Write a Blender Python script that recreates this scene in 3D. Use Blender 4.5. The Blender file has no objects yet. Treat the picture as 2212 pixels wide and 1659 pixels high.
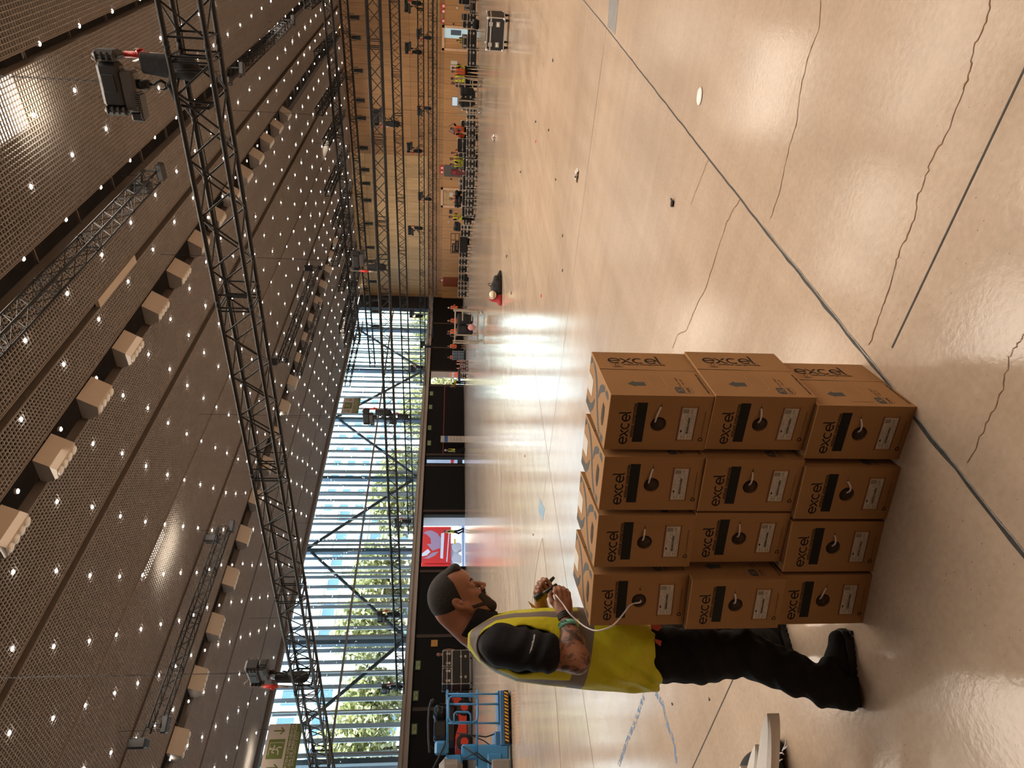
import bpy, math, random
import numpy as np
from mathutils import Vector, Matrix
random.seed(7)
S = bpy.context.scene
SKY_STRENGTH = 1.1
SUN_POWER = 12.0
LAMP_POWER = 290.
SPOT_E = 70.
BAY_E = 8.
FLOOR_A = (.46, .345, .25)
FLOOR_B = (.58, .45, .34)
CARD = (.36, .195, .082)
COL = S.collection
PI = math.pi

# ---------------------------------------------------------------- camera (portrait shot stored on its side: world up is image left)
CAMM = np.array([[0.07187, 0.79190, 0.60641], [-0.06159, 0.61038, -0.78970], [-0.99551, 0.01941, 0.09264]])
def _orth():
    v1, v2, f = (990, -311), (932, 2755), 1475.
    c = lambda v: np.array([v[0] - 1106., -(v[1] - 829.5), -f])
    d1 = c(v1); d1 /= np.linalg.norm(d1)
    d2 = c(v2); d2 /= np.linalg.norm(d2)
    X = -(d2 - d2.dot(d1) * d1); X /= np.linalg.norm(X)
    return np.array([X, d1, np.cross(X, d1)])
CAMM = _orth()
CC = np.array([0., 0., 1.6])
cam = bpy.data.cameras.new('camera'); camo = bpy.data.objects.new('camera', cam); COL.objects.link(camo)
mw = Matrix([list(CAMM[0]) + [0.], list(CAMM[1]) + [0.], list(CAMM[2]) + [1.6], [0, 0, 0, 1.]])
camo.matrix_world = mw
cam.sensor_fit = 'HORIZONTAL'; cam.sensor_width = 36.; cam.lens = 1475. / 2212. * 36.
cam.clip_start = .05; cam.clip_end = 600
S.camera = camo
S.view_settings.view_transform = 'Standard'; S.view_settings.look = 'None'
S.view_settings.gamma = 1; S.view_settings.exposure = 0.0; S.view_settings.use_curve_mapping = False
S.cycles.max_bounces = 6; S.cycles.diffuse_bounces = 3; S.cycles.glossy_bounces = 3
S.cycles.transmission_bounces = 4; S.cycles.transparent_max_bounces = 10
S.cycles.sample_clamp_indirect = 4.0; S.cycles.caustics_reflective = False; S.cycles.caustics_refractive = False

def ray(x, y): return CAMM @ np.array([x - 1106., -(y - 829.5), -1475.])
def onz(x, y, z=0.): d = ray(x, y); return Vector(CC + d * ((z - 1.6) / d[2]))
def onx(x, y, X): d = ray(x, y); return Vector(CC + d * (X / d[0]))
def ony(x, y, Y): d = ray(x, y); return Vector(CC + d * (Y / d[1]))

# ---------------------------------------------------------------- sky and sun
W = bpy.data.worlds.new('world'); S.world = W; W.use_nodes = True
wn = W.node_tree.nodes; wl = W.node_tree.links
sky = wn.new('ShaderNodeTexSky'); sky.sky_type = 'NISHITA'; sky.sun_disc = False
sky.sun_elevation = math.radians(42); sky.sun_rotation = math.radians(150); sky.air_density = 1.4; sky.dust_density = 1.5
bg = wn['Background']; wl.new(sky.outputs[0], bg.inputs['Color']); bg.inputs['Strength'].default_value = SKY_STRENGTH
sunl = bpy.data.lights.new('sun', 'SUN'); sunl.energy = SUN_POWER; sunl.angle = math.radians(.6); sunl.color = (1, .94, .82)
suno = bpy.data.objects.new('sun', sunl); COL.objects.link(suno)
suno.rotation_euler = (math.radians(50), 0, math.radians(125)); suno.location = (-30, -40, 60)

# ---------------------------------------------------------------- hall light: rows of broad area lights added under the ceiling grid
def area(loc, sx, sy, power, col):
    l = bpy.data.lights.new('added_area_light', 'AREA'); l.shape = 'RECTANGLE'; l.size = sx; l.size_y = sy
    l.energy = power; l.color = col; l.spread = math.radians(150)
    o = bpy.data.objects.new('added_area_light', l); o.location = loc; COL.objects.link(o)
WARM = (1.0, .86, .72)
for (x, y, k) in [(x, y, {1: .12, 7: 1.1, 13: 1.3, 20: 1.1}[y]) for x in (-22, -15, -9, -3.5, 3, 9) for y in (1, 7, 13, 20)] + [(x, y, .04) for x in (-9, 0, 9) for y in (-8,)] + [(x, y, 1.6) for x in (-33, -20, -7, 6) for y in (31, 44, 57, 68)]:
    area((x, y, 12.3), 4.2, 3.4, LAMP_POWER * k, WARM)

# ---------------------------------------------------------------- helpers
def sock(n, *names):
    for k in names:
        if k in n.inputs: return n.inputs[k]
def mat(name, col, rough=.6, metal=0., emit=None, es=0., var=0., vscale=8., bump=0., bscale=60., spec=.5, coords='Object'):
    m = bpy.data.materials.new(name); m.use_nodes = True
    nt = m.node_tree; b = nt.nodes['Principled BSDF']
    b.inputs['Base Color'].default_value = (*col, 1); b.inputs['Roughness'].default_value = rough
    b.inputs['Metallic'].default_value = metal; sock(b, 'Specular IOR Level').default_value = spec
    if emit: b.inputs['Emission Color'].default_value = (*emit, 1); b.inputs['Emission Strength'].default_value = es
    tc = None
    if var > 0:
        tc = nt.nodes.new('ShaderNodeTexCoord'); nz = nt.nodes.new('ShaderNodeTexNoise'); nz.inputs['Scale'].default_value = vscale
        nz.inputs['Detail'].default_value = 5
        nt.links.new(tc.outputs[coords], nz.inputs['Vector'])
        r = nt.nodes.new('ShaderNodeValToRGB'); r.color_ramp.elements[0].position = .3; r.color_ramp.elements[1].position = .7
        r.color_ramp.elements[0].color = (*[c * (1 - var) for c in col], 1); r.color_ramp.elements[1].color = (*[min(1, c * (1 + var)) for c in col], 1)
        nt.links.new(nz.outputs['Fac'], r.inputs['Fac']); nt.links.new(r.outputs['Color'], b.inputs['Base Color'])
    if bump > 0:
        tc = tc or nt.nodes.new('ShaderNodeTexCoord'); nb = nt.nodes.new('ShaderNodeTexNoise'); nb.inputs['Scale'].default_value = bscale
        nb.inputs['Detail'].default_value = 4
        nt.links.new(tc.outputs[coords], nb.inputs['Vector'])
        bp = nt.nodes.new('ShaderNodeBump'); bp.inputs['Strength'].default_value = bump; bp.inputs['Distance'].default_value = .02
        nt.links.new(nb.outputs['Fac'], bp.inputs['Height']); nt.links.new(bp.outputs['Normal'], b.inputs['Normal'])
    return m

class MB:
    """collects shapes into one mesh"""
    def __init__(s): s.v = []; s.f = []; s.mi = []; s.cur = 0
    def add(s, vs, fs, M=None):
        n = len(s.v)
        s.v += [tuple(M @ Vector(p)) if M is not None else tuple(p) for p in vs]
        s.f += [tuple(i + n for i in f) for f in fs]; s.mi += [s.cur] * len(fs)
        return s
    def box(s, x0, x1, y0, y1, z0, z1, M=None):
        vs = [(x, y, z) for z in (z0, z1) for y in (y0, y1) for x in (x0, x1)]
        return s.add(vs, [(0, 2, 3, 1), (4, 5, 7, 6), (0, 1, 5, 4), (2, 6, 7, 3), (0, 4, 6, 2), (1, 3, 7, 5)], M)
    def cbox(s, c, sx, sy, sz, M=None): return s.box(c[0] - sx / 2, c[0] + sx / 2, c[1] - sy / 2, c[1] + sy / 2, c[2] - sz / 2, c[2] + sz / 2, M)
    def rbox(s, x0, x1, y0, y1, z0, z1, r, M=None):
        """box with all its edges chamfered"""
        r = min(r, (x1 - x0) / 2.01, (y1 - y0) / 2.01, (z1 - z0) / 2.01)
        vs = []; ids = {}
        for ix in (0, 1):
            for iy in (0, 1):
                for iz in (0, 1):
                    for ax in (0, 1, 2):
                        p = [(x0, x1)[ix], (y0, y1)[iy], (z0, z1)[iz]]
                        q = [x0 + r if ix == 0 else x1 - r, y0 + r if iy == 0 else y1 - r, z0 + r if iz == 0 else z1 - r]
                        q[ax] = p[ax]; ids[(ix, iy, iz, ax)] = len(vs); vs.append(tuple(q))
        fs = []
        for ax in range(3):
            o = [a for a in range(3) if a != ax]
            for sd in (0, 1):
                def key(a, b):
                    k = [0, 0, 0]; k[ax] = sd; k[o[0]] = a; k[o[1]] = b; return ids[(*k, ax)]
                q = [key(0, 0), key(1, 0), key(1, 1), key(0, 1)]
                fs.append(tuple(q if (sd == 1) == (ax != 1) else q[::-1]))
        for ax in range(3):
            o = [a for a in range(3) if a != ax]
            for a in (0, 1):
                for b in (0, 1):
                    def kk(e, fa):
                        k = [0, 0, 0]; k[ax] = e; k[o[0]] = a; k[o[1]] = b; return ids[(*k, fa)]
                    fs.append((kk(0, o[0]), kk(0, o[1]), kk(1, o[1]), kk(1, o[0])))
        for ix in (0, 1):
            for iy in (0, 1):
                for iz in (0, 1): fs.append(tuple(ids[(ix, iy, iz, a)] for a in (0, 1, 2)))
        return s.add(vs, fs, M)
    def prism(s, poly, h0, h1, axis='z', M=None):
        n = len(poly)
        def P(p, h): return {'z': (p[0], p[1], h), 'y': (p[0], h, p[1]), 'x': (h, p[0], p[1])}[axis]
        vs = [P(p, h0) for p in poly] + [P(p, h1) for p in poly]
        fs = [tuple(range(n))[::-1], tuple(range(n, 2 * n))] + [(i, (i + 1) % n, n + (i + 1) % n, n + i) for i in range(n)]
        return s.add(vs, fs, M)
    def tube(s, pts, r, n=8, M=None, cap=True):
        """tube along points; r a number or one radius per point"""
        pts = [Vector(p) for p in pts]; m = len(pts); rs = r if isinstance(r, (list, tuple)) else [r] * m
        d0 = (pts[1] - pts[0]).normalized()
        up = Vector((0, 0, 1)) if abs(d0.z) < .9 else Vector((1, 0, 0))
        a = d0.cross(up).normalized(); vs = []
        for i in range(m):
            d = (pts[min(i + 1, m - 1)] - pts[max(i - 1, 0)]).normalized()
            a = (a - d * a.dot(d)).normalized(); b = d.cross(a)
            for k in range(n):
                t = 2 * PI * k / n; vs.append(tuple(pts[i] + a * (math.cos(t) * rs[i]) + b * (math.sin(t) * rs[i])))
        fs = [(i * n + k, i * n + (k + 1) % n, (i + 1) * n + (k + 1) % n, (i + 1) * n + k) for i in range(m - 1) for k in range(n)]
        if cap: fs += [tuple(range(n))[::-1], tuple(range((m - 1) * n, m * n))]
        return s.add(vs, fs, M)
    def lathe(s, prof, n=16, M=None):
        """prof: (radius, height) about z"""
        vs = [(r * math.cos(2 * PI * k / n), r * math.sin(2 * PI * k / n), z) for r, z in prof for k in range(n)]
        m = len(prof)
        fs = [(i * n + k, i * n + (k + 1) % n, (i + 1) * n + (k + 1) % n, (i + 1) * n + k) for i in range(m - 1) for k in range(n)]
        fs += [tuple(range(n))[::-1], tuple(range((m - 1) * n, m * n))]
        return s.add(vs, fs, M)
    def ell(s, c, rx, ry, rz, n=10, m=7, M=None):
        vs = [(c[0], c[1], c[2] - rz)]
        for i in range(1, m):
            t = -PI / 2 + PI * i / m
            for k in range(n): u = 2 * PI * k / n; vs.append((c[0] + rx * math.cos(t) * math.cos(u), c[1] + ry * math.cos(t) * math.sin(u), c[2] + rz * math.sin(t)))
        vs.append((c[0], c[1], c[2] + rz)); fs = []
        for k in range(n): fs.append((0, 1 + (k + 1) % n, 1 + k)); fs.append((len(vs) - 1, 1 + (m - 2) * n + k, 1 + (m - 2) * n + (k + 1) % n))
        for i in range(m - 2):
            for k in range(n): a = 1 + i * n; fs.append((a + k, a + (k + 1) % n, a + n + (k + 1) % n, a + n + k))
        return s.add(vs, fs, M)
    def ribbon(s, pts, w, z):
        """flat strip along floor points"""
        vs = []; m = len(pts)
        for i in range(m):
            d = Vector(pts[min(i + 1, m - 1)][:2]) - Vector(pts[max(i - 1, 0)][:2]); d.normalize()
            ww = w[i] if isinstance(w, (list, tuple)) else w
            vs += [(pts[i][0] - d.y * ww / 2, pts[i][1] + d.x * ww / 2, z), (pts[i][0] + d.y * ww / 2, pts[i][1] - d.x * ww / 2, z)]
        return s.add(vs, [(2 * i, 2 * i + 1, 2 * i + 3, 2 * i + 2) for i in range(m - 1)])
    def build(s, name, m, parent=None, smooth=False, loc=None):
        me = bpy.data.meshes.new(name); me.from_pydata(s.v, [], s.f)
        for mm in (m if isinstance(m, (list, tuple)) else [m]): me.materials.append(mm)
        if any(s.mi): me.polygons.foreach_set('material_index', s.mi)
        if smooth: me.polygons.foreach_set('use_smooth', [True] * len(me.polygons))
        me.update()
        import bmesh
        bm = bmesh.new(); bm.from_mesh(me); bmesh.ops.recalc_face_normals(bm, faces=bm.faces); bm.to_mesh(me); bm.free()
        o = bpy.data.objects.new(name, me); COL.objects.link(o)
        if loc is not None: o.location = loc
        if parent is not None: o.parent = parent
        return o

def tag(o, label=None, cat=None, group=None, kind=None):
    if label: o['label'] = label
    if cat: o['category'] = cat
    if group: o['group'] = group
    if kind: o['kind'] = kind
    return o
def thing(name, label, cat, loc=(0, 0, 0), rz=0., group=None):
    o = bpy.data.objects.new(name, None); COL.objects.link(o); o.location = loc; o.rotation_euler = (0, 0, rz)
    o.empty_display_size = .1
    return tag(o, label, cat, group)
def st(o): o['kind'] = 'structure'; return o
def kids(o): return [c for c in bpy.data.objects if c.parent == o]
def dup(root, loc, rz=None, label=None, group=None, keep=None):
    KD = {}
    for c in bpy.data.objects:
        if c.parent: KD.setdefault(c.parent.name, []).append(c)
    def cp(o, par):
        c = o.copy(); COL.objects.link(c); c.parent = par
        for ch in KD.get(o.name, []):
            if keep is None or o is not root or ch.name.split('.')[0] in keep: cp(ch, c)
        return c
    r = cp(root, None); r.location = loc
    if rz is not None: r.rotation_euler = (r.rotation_euler[0], r.rotation_euler[1], rz)
    if label: r['label'] = label
    if group: r['group'] = group
    return r
def textmesh(txt, size, bold=0., extr=.0002, align='LEFT', sx=1., shear=0.):
    cu = bpy.data.curves.new('t', 'FONT'); cu.body = txt; cu.size = size; cu.align_x = align; cu.offset = bold; cu.shear = shear
    cu.resolution_u = 3; cu.extrude = extr
    o = bpy.data.objects.new('t', cu); COL.objects.link(o)
    me = bpy.data.meshes.new_from_object(o)
    vs = [(v.co.x * sx, v.co.y, v.co.z) for v in me.vertices]; fs = [tuple(p.vertices) for p in me.polygons]
    bpy.data.objects.remove(o); bpy.data.meshes.remove(me); bpy.data.curves.remove(cu)
    return vs, fs
def T(x, y, z): return Matrix.Translation((x, y, z))
def R(a, ax='Z'): return Matrix.Rotation(a, 4, ax)
def frame(o, ex, ey, ez): return Matrix(((ex[0], ey[0], ez[0], o[0]), (ex[1], ey[1], ez[1], o[1]), (ex[2], ey[2], ez[2], o[2]), (0, 0, 0, 1)))

# ---------------------------------------------------------------- materials
def floor_mat():
    m = bpy.data.materials.new('polished concrete'); m.use_nodes = True; nt = m.node_tree; N = nt.nodes; L = nt.links
    b = N['Principled BSDF']; tc = N.new('ShaderNodeTexCoord')
    def noise(scale, det=5, rough=.55, mp=None):
        n = N.new('ShaderNodeTexNoise'); n.inputs['Scale'].default_value = scale; n.inputs['Detail'].default_value = det; n.inputs['Roughness'].default_value = rough
        if mp:
            q = N.new('ShaderNodeMapping'); q.inputs['Scale'].default_value = mp[:3]; q.inputs['Rotation'].default_value = (0, 0, mp[3]); L.new(tc.outputs['Object'], q.inputs['Vector']); L.new(q.outputs[0], n.inputs['Vector'])
        else: L.new(tc.outputs['Object'], n.inputs['Vector'])
        return n
    def ramp(src, p0, c0, p1, c1):
        r = N.new('ShaderNodeValToRGB'); e = r.color_ramp.elements; e[0].position = p0; e[1].position = p1; e[0].color = (*c0, 1); e[1].color = (*c1, 1); L.new(src, r.inputs['Fac']); return r
    big = noise(.45, 6, .6); c = ramp(big.outputs['Fac'], .3, FLOOR_A, .72, FLOOR_B)
    def mul(a, bb, fac=1.):
        x = N.new('ShaderNodeMix'); x.data_type = 'RGBA'; x.blend_type = 'MULTIPLY'; x.inputs['Factor'].default_value = fac
        L.new(a, x.inputs['A']); L.new(bb, x.inputs['B']); return x.outputs['Result']
    s1 = noise(3., 4, .6, (1, .12, 1, .15)); r1 = ramp(s1.outputs['Fac'], .35, (.93, .925, .92), .65, (1.03, 1.03, 1.03))
    s2 = noise(5., 4, .6, (.1, 1.2, 1, .5)); r2 = ramp(s2.outputs['Fac'], .35, (.94, .935, .93), .65, (1.03, 1.03, 1.03))
    fine = noise(38, 3, .6); r3 = ramp(fine.outputs['Fac'], .3, (.93, .92, .91), .7, (1.04, 1.04, 1.04))
    col = mul(mul(mul(c.outputs[0], r1.outputs[0]), r2.outputs[0], .8), r3.outputs[0])
    vo = N.new('ShaderNodeTexVoronoi'); vo.inputs['Scale'].default_value = 34; L.new(tc.outputs['Object'], vo.inputs['Vector'])
    pit = ramp(vo.outputs['Distance'], .045, (.38, .28, .2), .085, (1, 1, 1))
    gate = noise(1.3, 3); gr = ramp(gate.outputs['Fac'], .42, (1, 1, 1), .58, (0, 0, 0))
    mx = N.new('ShaderNodeMix'); mx.data_type = 'RGBA'; L.new(gr.outputs[0], mx.inputs['Factor']); L.new(pit.outputs[0], mx.inputs['A']); mx.inputs['B'].default_value = (1, 1, 1, 1)
    col = mul(col, mx.outputs['Result'])
    L.new(col, b.inputs['Base Color'])
    rr = N.new('ShaderNodeMapRange'); L.new(s1.outputs['Fac'], rr.inputs['Value']); rr.inputs['To Min'].default_value = .09; rr.inputs['To Max'].default_value = .19
    L.new(rr.outputs[0], b.inputs['Roughness'])
    b.inputs['Specular IOR Level'].default_value = .45
    w = noise(1.1, 3, .5, (1, 1, 1, .3)); bp = N.new('ShaderNodeBump'); bp.inputs['Strength'].default_value = .18; bp.inputs['Distance'].default_value = .012
    L.new(w.outputs['Fac'], bp.inputs['Height'])
    bp2 = N.new('ShaderNodeBump'); bp2.inputs['Strength'].default_value = .12; bp2.inputs['Distance'].default_value = .004
    L.new(fine.outputs['Fac'], bp2.inputs['Height']); L.new(bp.outputs['Normal'], bp2.inputs['Normal']); L.new(bp2.outputs['Normal'], b.inputs['Normal'])
    return m
def wood_mat(name, a, bcol, seam=(1.42, 3.0), gap=.02):
    """wood veneer panels on a wall standing in the x-z plane"""
    m = bpy.data.materials.new(name); m.use_nodes = True; nt = m.node_tree; N = nt.nodes; L = nt.links; b = N['Principled BSDF']
    tc = N.new('ShaderNodeTexCoord'); sp = N.new('ShaderNodeSeparateXYZ'); L.new(tc.outputs['Object'], sp.inputs[0])
    mp = N.new('ShaderNodeMapping'); mp.inputs['Scale'].default_value = (5, 5, .35); L.new(tc.outputs['Object'], mp.inputs[0])
    n = N.new('ShaderNodeTexNoise'); n.inputs['Scale'].default_value = 1.6; n.inputs['Detail'].default_value = 7; L.new(mp.outputs[0], n.inputs[0])
    r = N.new('ShaderNodeValToRGB'); e = r.color_ramp.elements; e[0].position = .3; e[1].position = .7; e[0].color = (*a, 1); e[1].color = (*bcol, 1); L.new(n.outputs['Fac'], r.inputs[0])
    def line(out, period):
        d = N.new('ShaderNodeMath'); d.operation = 'DIVIDE'; L.new(out, d.inputs[0]); d.inputs[1].default_value = period
        f = N.new('ShaderNodeMath'); f.operation = 'FRACT'; L.new(d.outputs[0], f.inputs[0])
        g = N.new('ShaderNodeMath'); g.operation = 'LESS_THAN'; L.new(f.outputs[0], g.inputs[0]); g.inputs[1].default_value = gap / period * 1.6
        return g.outputs[0], d.outputs[0]
    l1, d1 = line(sp.outputs['X'], seam[0]); l2, d2 = line(sp.outputs['Z'], seam[1])
    mx = N.new('ShaderNodeMath'); mx.operation = 'MAXIMUM'; L.new(l1, mx.inputs[0]); L.new(l2, mx.inputs[1])
    f1 = N.new('ShaderNodeMath'); f1.operation = 'FLOOR'; L.new(d1, f1.inputs[0]); f2 = N.new('ShaderNodeMath'); f2.operation = 'FLOOR'; L.new(d2, f2.inputs[0])
    cb = N.new('ShaderNodeCombineXYZ'); L.new(f1.outputs[0], cb.inputs[0]); L.new(f2.outputs[0], cb.inputs[1])
    wh = N.new('ShaderNodeTexWhiteNoise'); L.new(cb.outputs[0], wh.inputs['Vector'])
    mr = N.new('ShaderNodeMapRange'); L.new(wh.outputs['Value'], mr.inputs[0]); mr.inputs['To Min'].default_value = .88; mr.inputs['To Max'].default_value = 1.1
    mu = N.new('ShaderNodeMix'); mu.data_type = 'RGBA'; mu.blend_type = 'MULTIPLY'; mu.inputs['Factor'].default_value = 1
    cc = N.new('ShaderNodeCombineColor'); [L.new(mr.outputs[0], cc.inputs[i]) for i in range(3)]
    L.new(r.outputs[0], mu.inputs['A']); L.new(cc.outputs[0], mu.inputs['B'])
    dk = N.new('ShaderNodeMix'); dk.data_type = 'RGBA'; L.new(mx.outputs[0], dk.inputs['Factor']); L.new(mu.outputs['Result'], dk.inputs['A']); dk.inputs['B'].default_value = (*[c * .45 for c in a], 1)
    L.new(dk.outputs['Result'], b.inputs['Base Color']); b.inputs['Roughness'].default_value = .45
    return m
def card_mat():
    m = mat('corrugated cardboard', CARD, .75, var=.07, vscale=5, bump=.05, bscale=300, spec=.25)
    return m
def glass_mat():
    m = bpy.data.materials.new('window glass'); m.use_nodes = True; nt = m.node_tree; N = nt.nodes; L = nt.links; N.remove(N['Principled BSDF'])
    t = N.new('ShaderNodeBsdfTransparent'); t.inputs[0].default_value = (.90, .97, .99, 1); g = N.new('ShaderNodeBsdfGlossy'); g.inputs['Roughness'].default_value = .02
    mx = N.new('ShaderNodeMixShader'); mx.inputs[0].default_value = .05; L.new(t.outputs[0], mx.inputs[1]); L.new(g.outputs[0], mx.inputs[2]); L.new(mx.outputs[0], N['Material Output'].inputs[0])
    return m
MT = dict(
    floor=floor_mat(), card=card_mat(),
    cardedge=mat('cardboard edge', (.62, .38, .18), .8, var=.1), ink=mat('black print ink', (.006, .006, .007), .7, spec=.2), greyink=mat('grey print ink', (.07, .075, .075), .7, spec=.3),
    inkbox=mat('dark printed bar', (.010, .009, .008), .6, spec=.25), paper=mat('white label paper', (.62, .57, .5), .6), perf=mat('red brown perforation print', (.2, .07, .03), .7),
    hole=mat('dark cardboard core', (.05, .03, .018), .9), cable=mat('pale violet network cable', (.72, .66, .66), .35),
    blackwall=mat('matt black wall panel', (.003, .003, .0035), .6, spec=.2, var=.2, vscale=2), navy=mat('dark navy wall panel', (.006, .008, .014), .5),
    wood=wood_mat('oak veneer wall panels', (.30, .155, .062), (.42, .235, .1)), woodlight=wood_mat('light oak veneer wall panels', (.42, .27, .12), (.55, .36, .18), (1.42, 2.2)),
    woodlow=wood_mat('low oak veneer band', (.40, .21, .08), (.52, .28, .12), (1.42, 8.)), woodframe=mat('pale wood door frame', (.72, .45, .28), .5, var=.08, vscale=3),
    reddoor=mat('red brown door leaf', (.22, .055, .02), .45, var=.1),
    alu=mat('brushed aluminium', (.62, .60, .57), .35, .8), alud=mat('grey painted steel', (.20, .19, .18), .5, .1, var=.08), steelblue=mat('blue grey painted steel', (.13, .19, .25), .45, .1),
    bracedark=mat('dark grey brace paint', (.055, .06, .062), .5), beam=mat('warm grey edge beam paint', (.36, .31, .27), .5, var=.05, vscale=1),
    glass=glass_mat(), fin=mat('blue grey metal fin', (.62, .68, .74), .4, .1), grid=mat('grey brown ceiling grid blades', (.42, .385, .36), .55, var=.05, vscale=2),
    plenum=mat('dark ceiling void', (.014, .011, .01), .9, var=.5, vscale=1.5), duct=mat('galvanised duct', (.12, .10, .085), .5, .3, var=.3, vscale=3), edge=mat('grey brown ceiling edge trim', (.17, .14, .12), .6),
    diff=mat('cream sheet metal diffuser', (.50, .42, .34), .5), diffend=mat('grey diffuser end plate', (.2, .165, .135), .6), white=mat('white plastic', (.8, .79, .76), .4),
    black=mat('black powder coat', (.011, .010, .010), .4), trussm=mat('black anodised truss tube', (.008, .007, .007), .45, .0, spec=.3), rubber=mat('black rubber', (.01, .01, .01), .7), plast=mat('black moulded plastic', (.012, .011, .011), .5, bump=.1, bscale=80),
    bag=mat('black nylon cloth', (.012, .012, .014), .8, bump=.35, bscale=14), steel=mat('bright steel', (.55, .55, .55), .25, .9), motor=mat('grey alloy motor casing', (.07, .06, .055), .5, .3), red=mat('red plastic plug', (.62, .035, .025), .35), grayp=mat('grey plastic', (.32, .29, .26), .5),
    spot=mat('glowing downlight lens', (1, 1, 1), .5, emit=(1, .93, .84), es=SPOT_E), bay=mat('glowing high bay diffuser', (1, 1, 1), .5, emit=(1, .88, .70), es=BAY_E),
)
CARDOBJ = None

# ================================================================ THE HALL
XL, YB, ZC = -43.5, 74., 12.6
fl = st(MB().box(-43.9, 14, -14, YB + .1, -.3, 0).build('floor', MT['floor']))
def px(pts): return [onz(x, y) for x, y in pts]
m = MB()
def jag(a, b, n, j):
    o = []
    for i in range(n + 1):
        t = i / n; p = Vector(a).lerp(Vector(b), t); d = (Vector(b) - Vector(a)).normalized()
        o.append((p.x - d.y * random.uniform(-j, j), p.y + d.x * random.uniform(-j, j)))
    return o
m.ribbon(jag((-1.44, -1.0), (-1.405, 3.2), 60, .0035), [.016 + random.uniform(-.004, .005) for _ in range(61)], .0012)
m.ribbon(jag((-1.405, 3.2), (-1.33, 8.0), 50, .003), .012, .0012); m.ribbon(jag((-1.33, 8.0), (-1.2, 30), 20, .0), .013, .0012)
m.ribbon([(-1.9, 1.93), (-2.94, 1.93), (-9, 1.72)], .008, .0012); m.ribbon([(-1.3, 1.95), (5, 2.1)], .008, .0012)
m.ribbon([(-1.33, 7.97), (-4.3, 7.85), (-14, 7.55), (-43, 6.9)], .008, .0012)
m.ribbon([(-7.5, -1), (-7.4, 30), (-7.3, 73)], .01, .0012); m.ribbon([(-43, 14), (8, 14.3)], .01, .0012)
m.build('expansion_joint', mat('dark joint filler', (.05, .047, .042), .8, var=.3, vscale=40), fl)
m = MB()
m.ribbon(jag((-1.432, -1.0), (-1.397, 3.2), 60, .0035), .005, .0018)
m.build('joint_sealant', mat('pale joint sealant', (.30, .28, .25), .7, var=.3, vscale=30), fl)
crk = MB()
for pts, w in [([(2140, 0), (2130, 50), (2105, 95), (2097, 150), (2080, 200), (2045, 290), (2020, 330), (2000, 380), (1985, 420), (1975, 470), (1950, 530), (1935, 570), (1915, 640), (1895, 700), (1875, 755)], .005),
               ([(1772, 0), (1770, 60), (1750, 110), (1730, 190), (1720, 270), (1705, 320), (1695, 360), (1680, 430), (1660, 485)], .0055),
               ([(1598, 430), (1570, 480), (1548, 550), (1525, 620), (1500, 670), (1483, 715), (1465, 720), (1450, 760)], .007),
               ([(2212, 720), (2200, 740), (2180, 775), (2170, 830), (2155, 870), (2125, 930), (2080, 1020)], .003),
               ([(1532, 340), (1520, 370), (1500, 420), (1490, 450)], .004), ([(1190, 560), (1182, 640), (1176, 700)], .01)]:
    q = []
    P = px(pts)
    for a, b in zip(P, P[1:]):
        for k in range(5): p = a.lerp(b, k / 5); q.append((p.x + random.uniform(-.006, .006), p.y + random.uniform(-.006, .006)))
    crk.ribbon(q, [w * random.uniform(.5, 1.2) for _ in q], .0015)
crk.build('crack', mat('brown floor crack', (.22, .12, .055), .8, var=.4, vscale=30), fl)
blk = MB()
for pts in [[(1462, 1659 - 10), (1455, 1600), (1440, 1560), (1432, 1520), (1415, 1495)], [(1335, 1659), (1355, 1600), (1372, 1560), (1392, 1500)]]:
    P = px(pts); blk.ribbon([(p.x, p.y) for p in P], .05, .0016)
tape_m = bpy.data.materials.new('worn blue floor paint'); tape_m.use_nodes = True
_n = tape_m.node_tree; _b = _n.nodes['Principled BSDF']; _b.inputs['Base Color'].default_value = (.10, .2, .36, 1)
_t = _n.nodes.new('ShaderNodeTexNoise'); _t.inputs['Scale'].default_value = 26; _tc = _n.nodes.new('ShaderNodeTexCoord'); _n.links.new(_tc.outputs['Object'], _t.inputs[0])
_r = _n.nodes.new('ShaderNodeValToRGB'); _r.color_ramp.elements[0].position = .46; _r.color_ramp.elements[1].position = .54; _n.links.new(_t.outputs[0], _r.inputs[0]); _n.links.new(_r.outputs[0], _b.inputs['Alpha'])
blk.build('worn_floor_line', tape_m, fl)
cp = MB(); P = px([(1316, 0), (1337, 0), (1329, 74), (1312, 57)])
cp.add([(p.x, p.y, .002) for p in P] + [(p.x, p.y, -.01) for p in P], [(0, 1, 2, 3), (0, 1, 5, 4), (1, 2, 6, 5), (2, 3, 7, 6), (3, 0, 4, 7)]); cp.build('cover_plate', mat('dull zinc floor plate', (.26, .25, .24), .45, .6, var=.1), fl)

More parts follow.
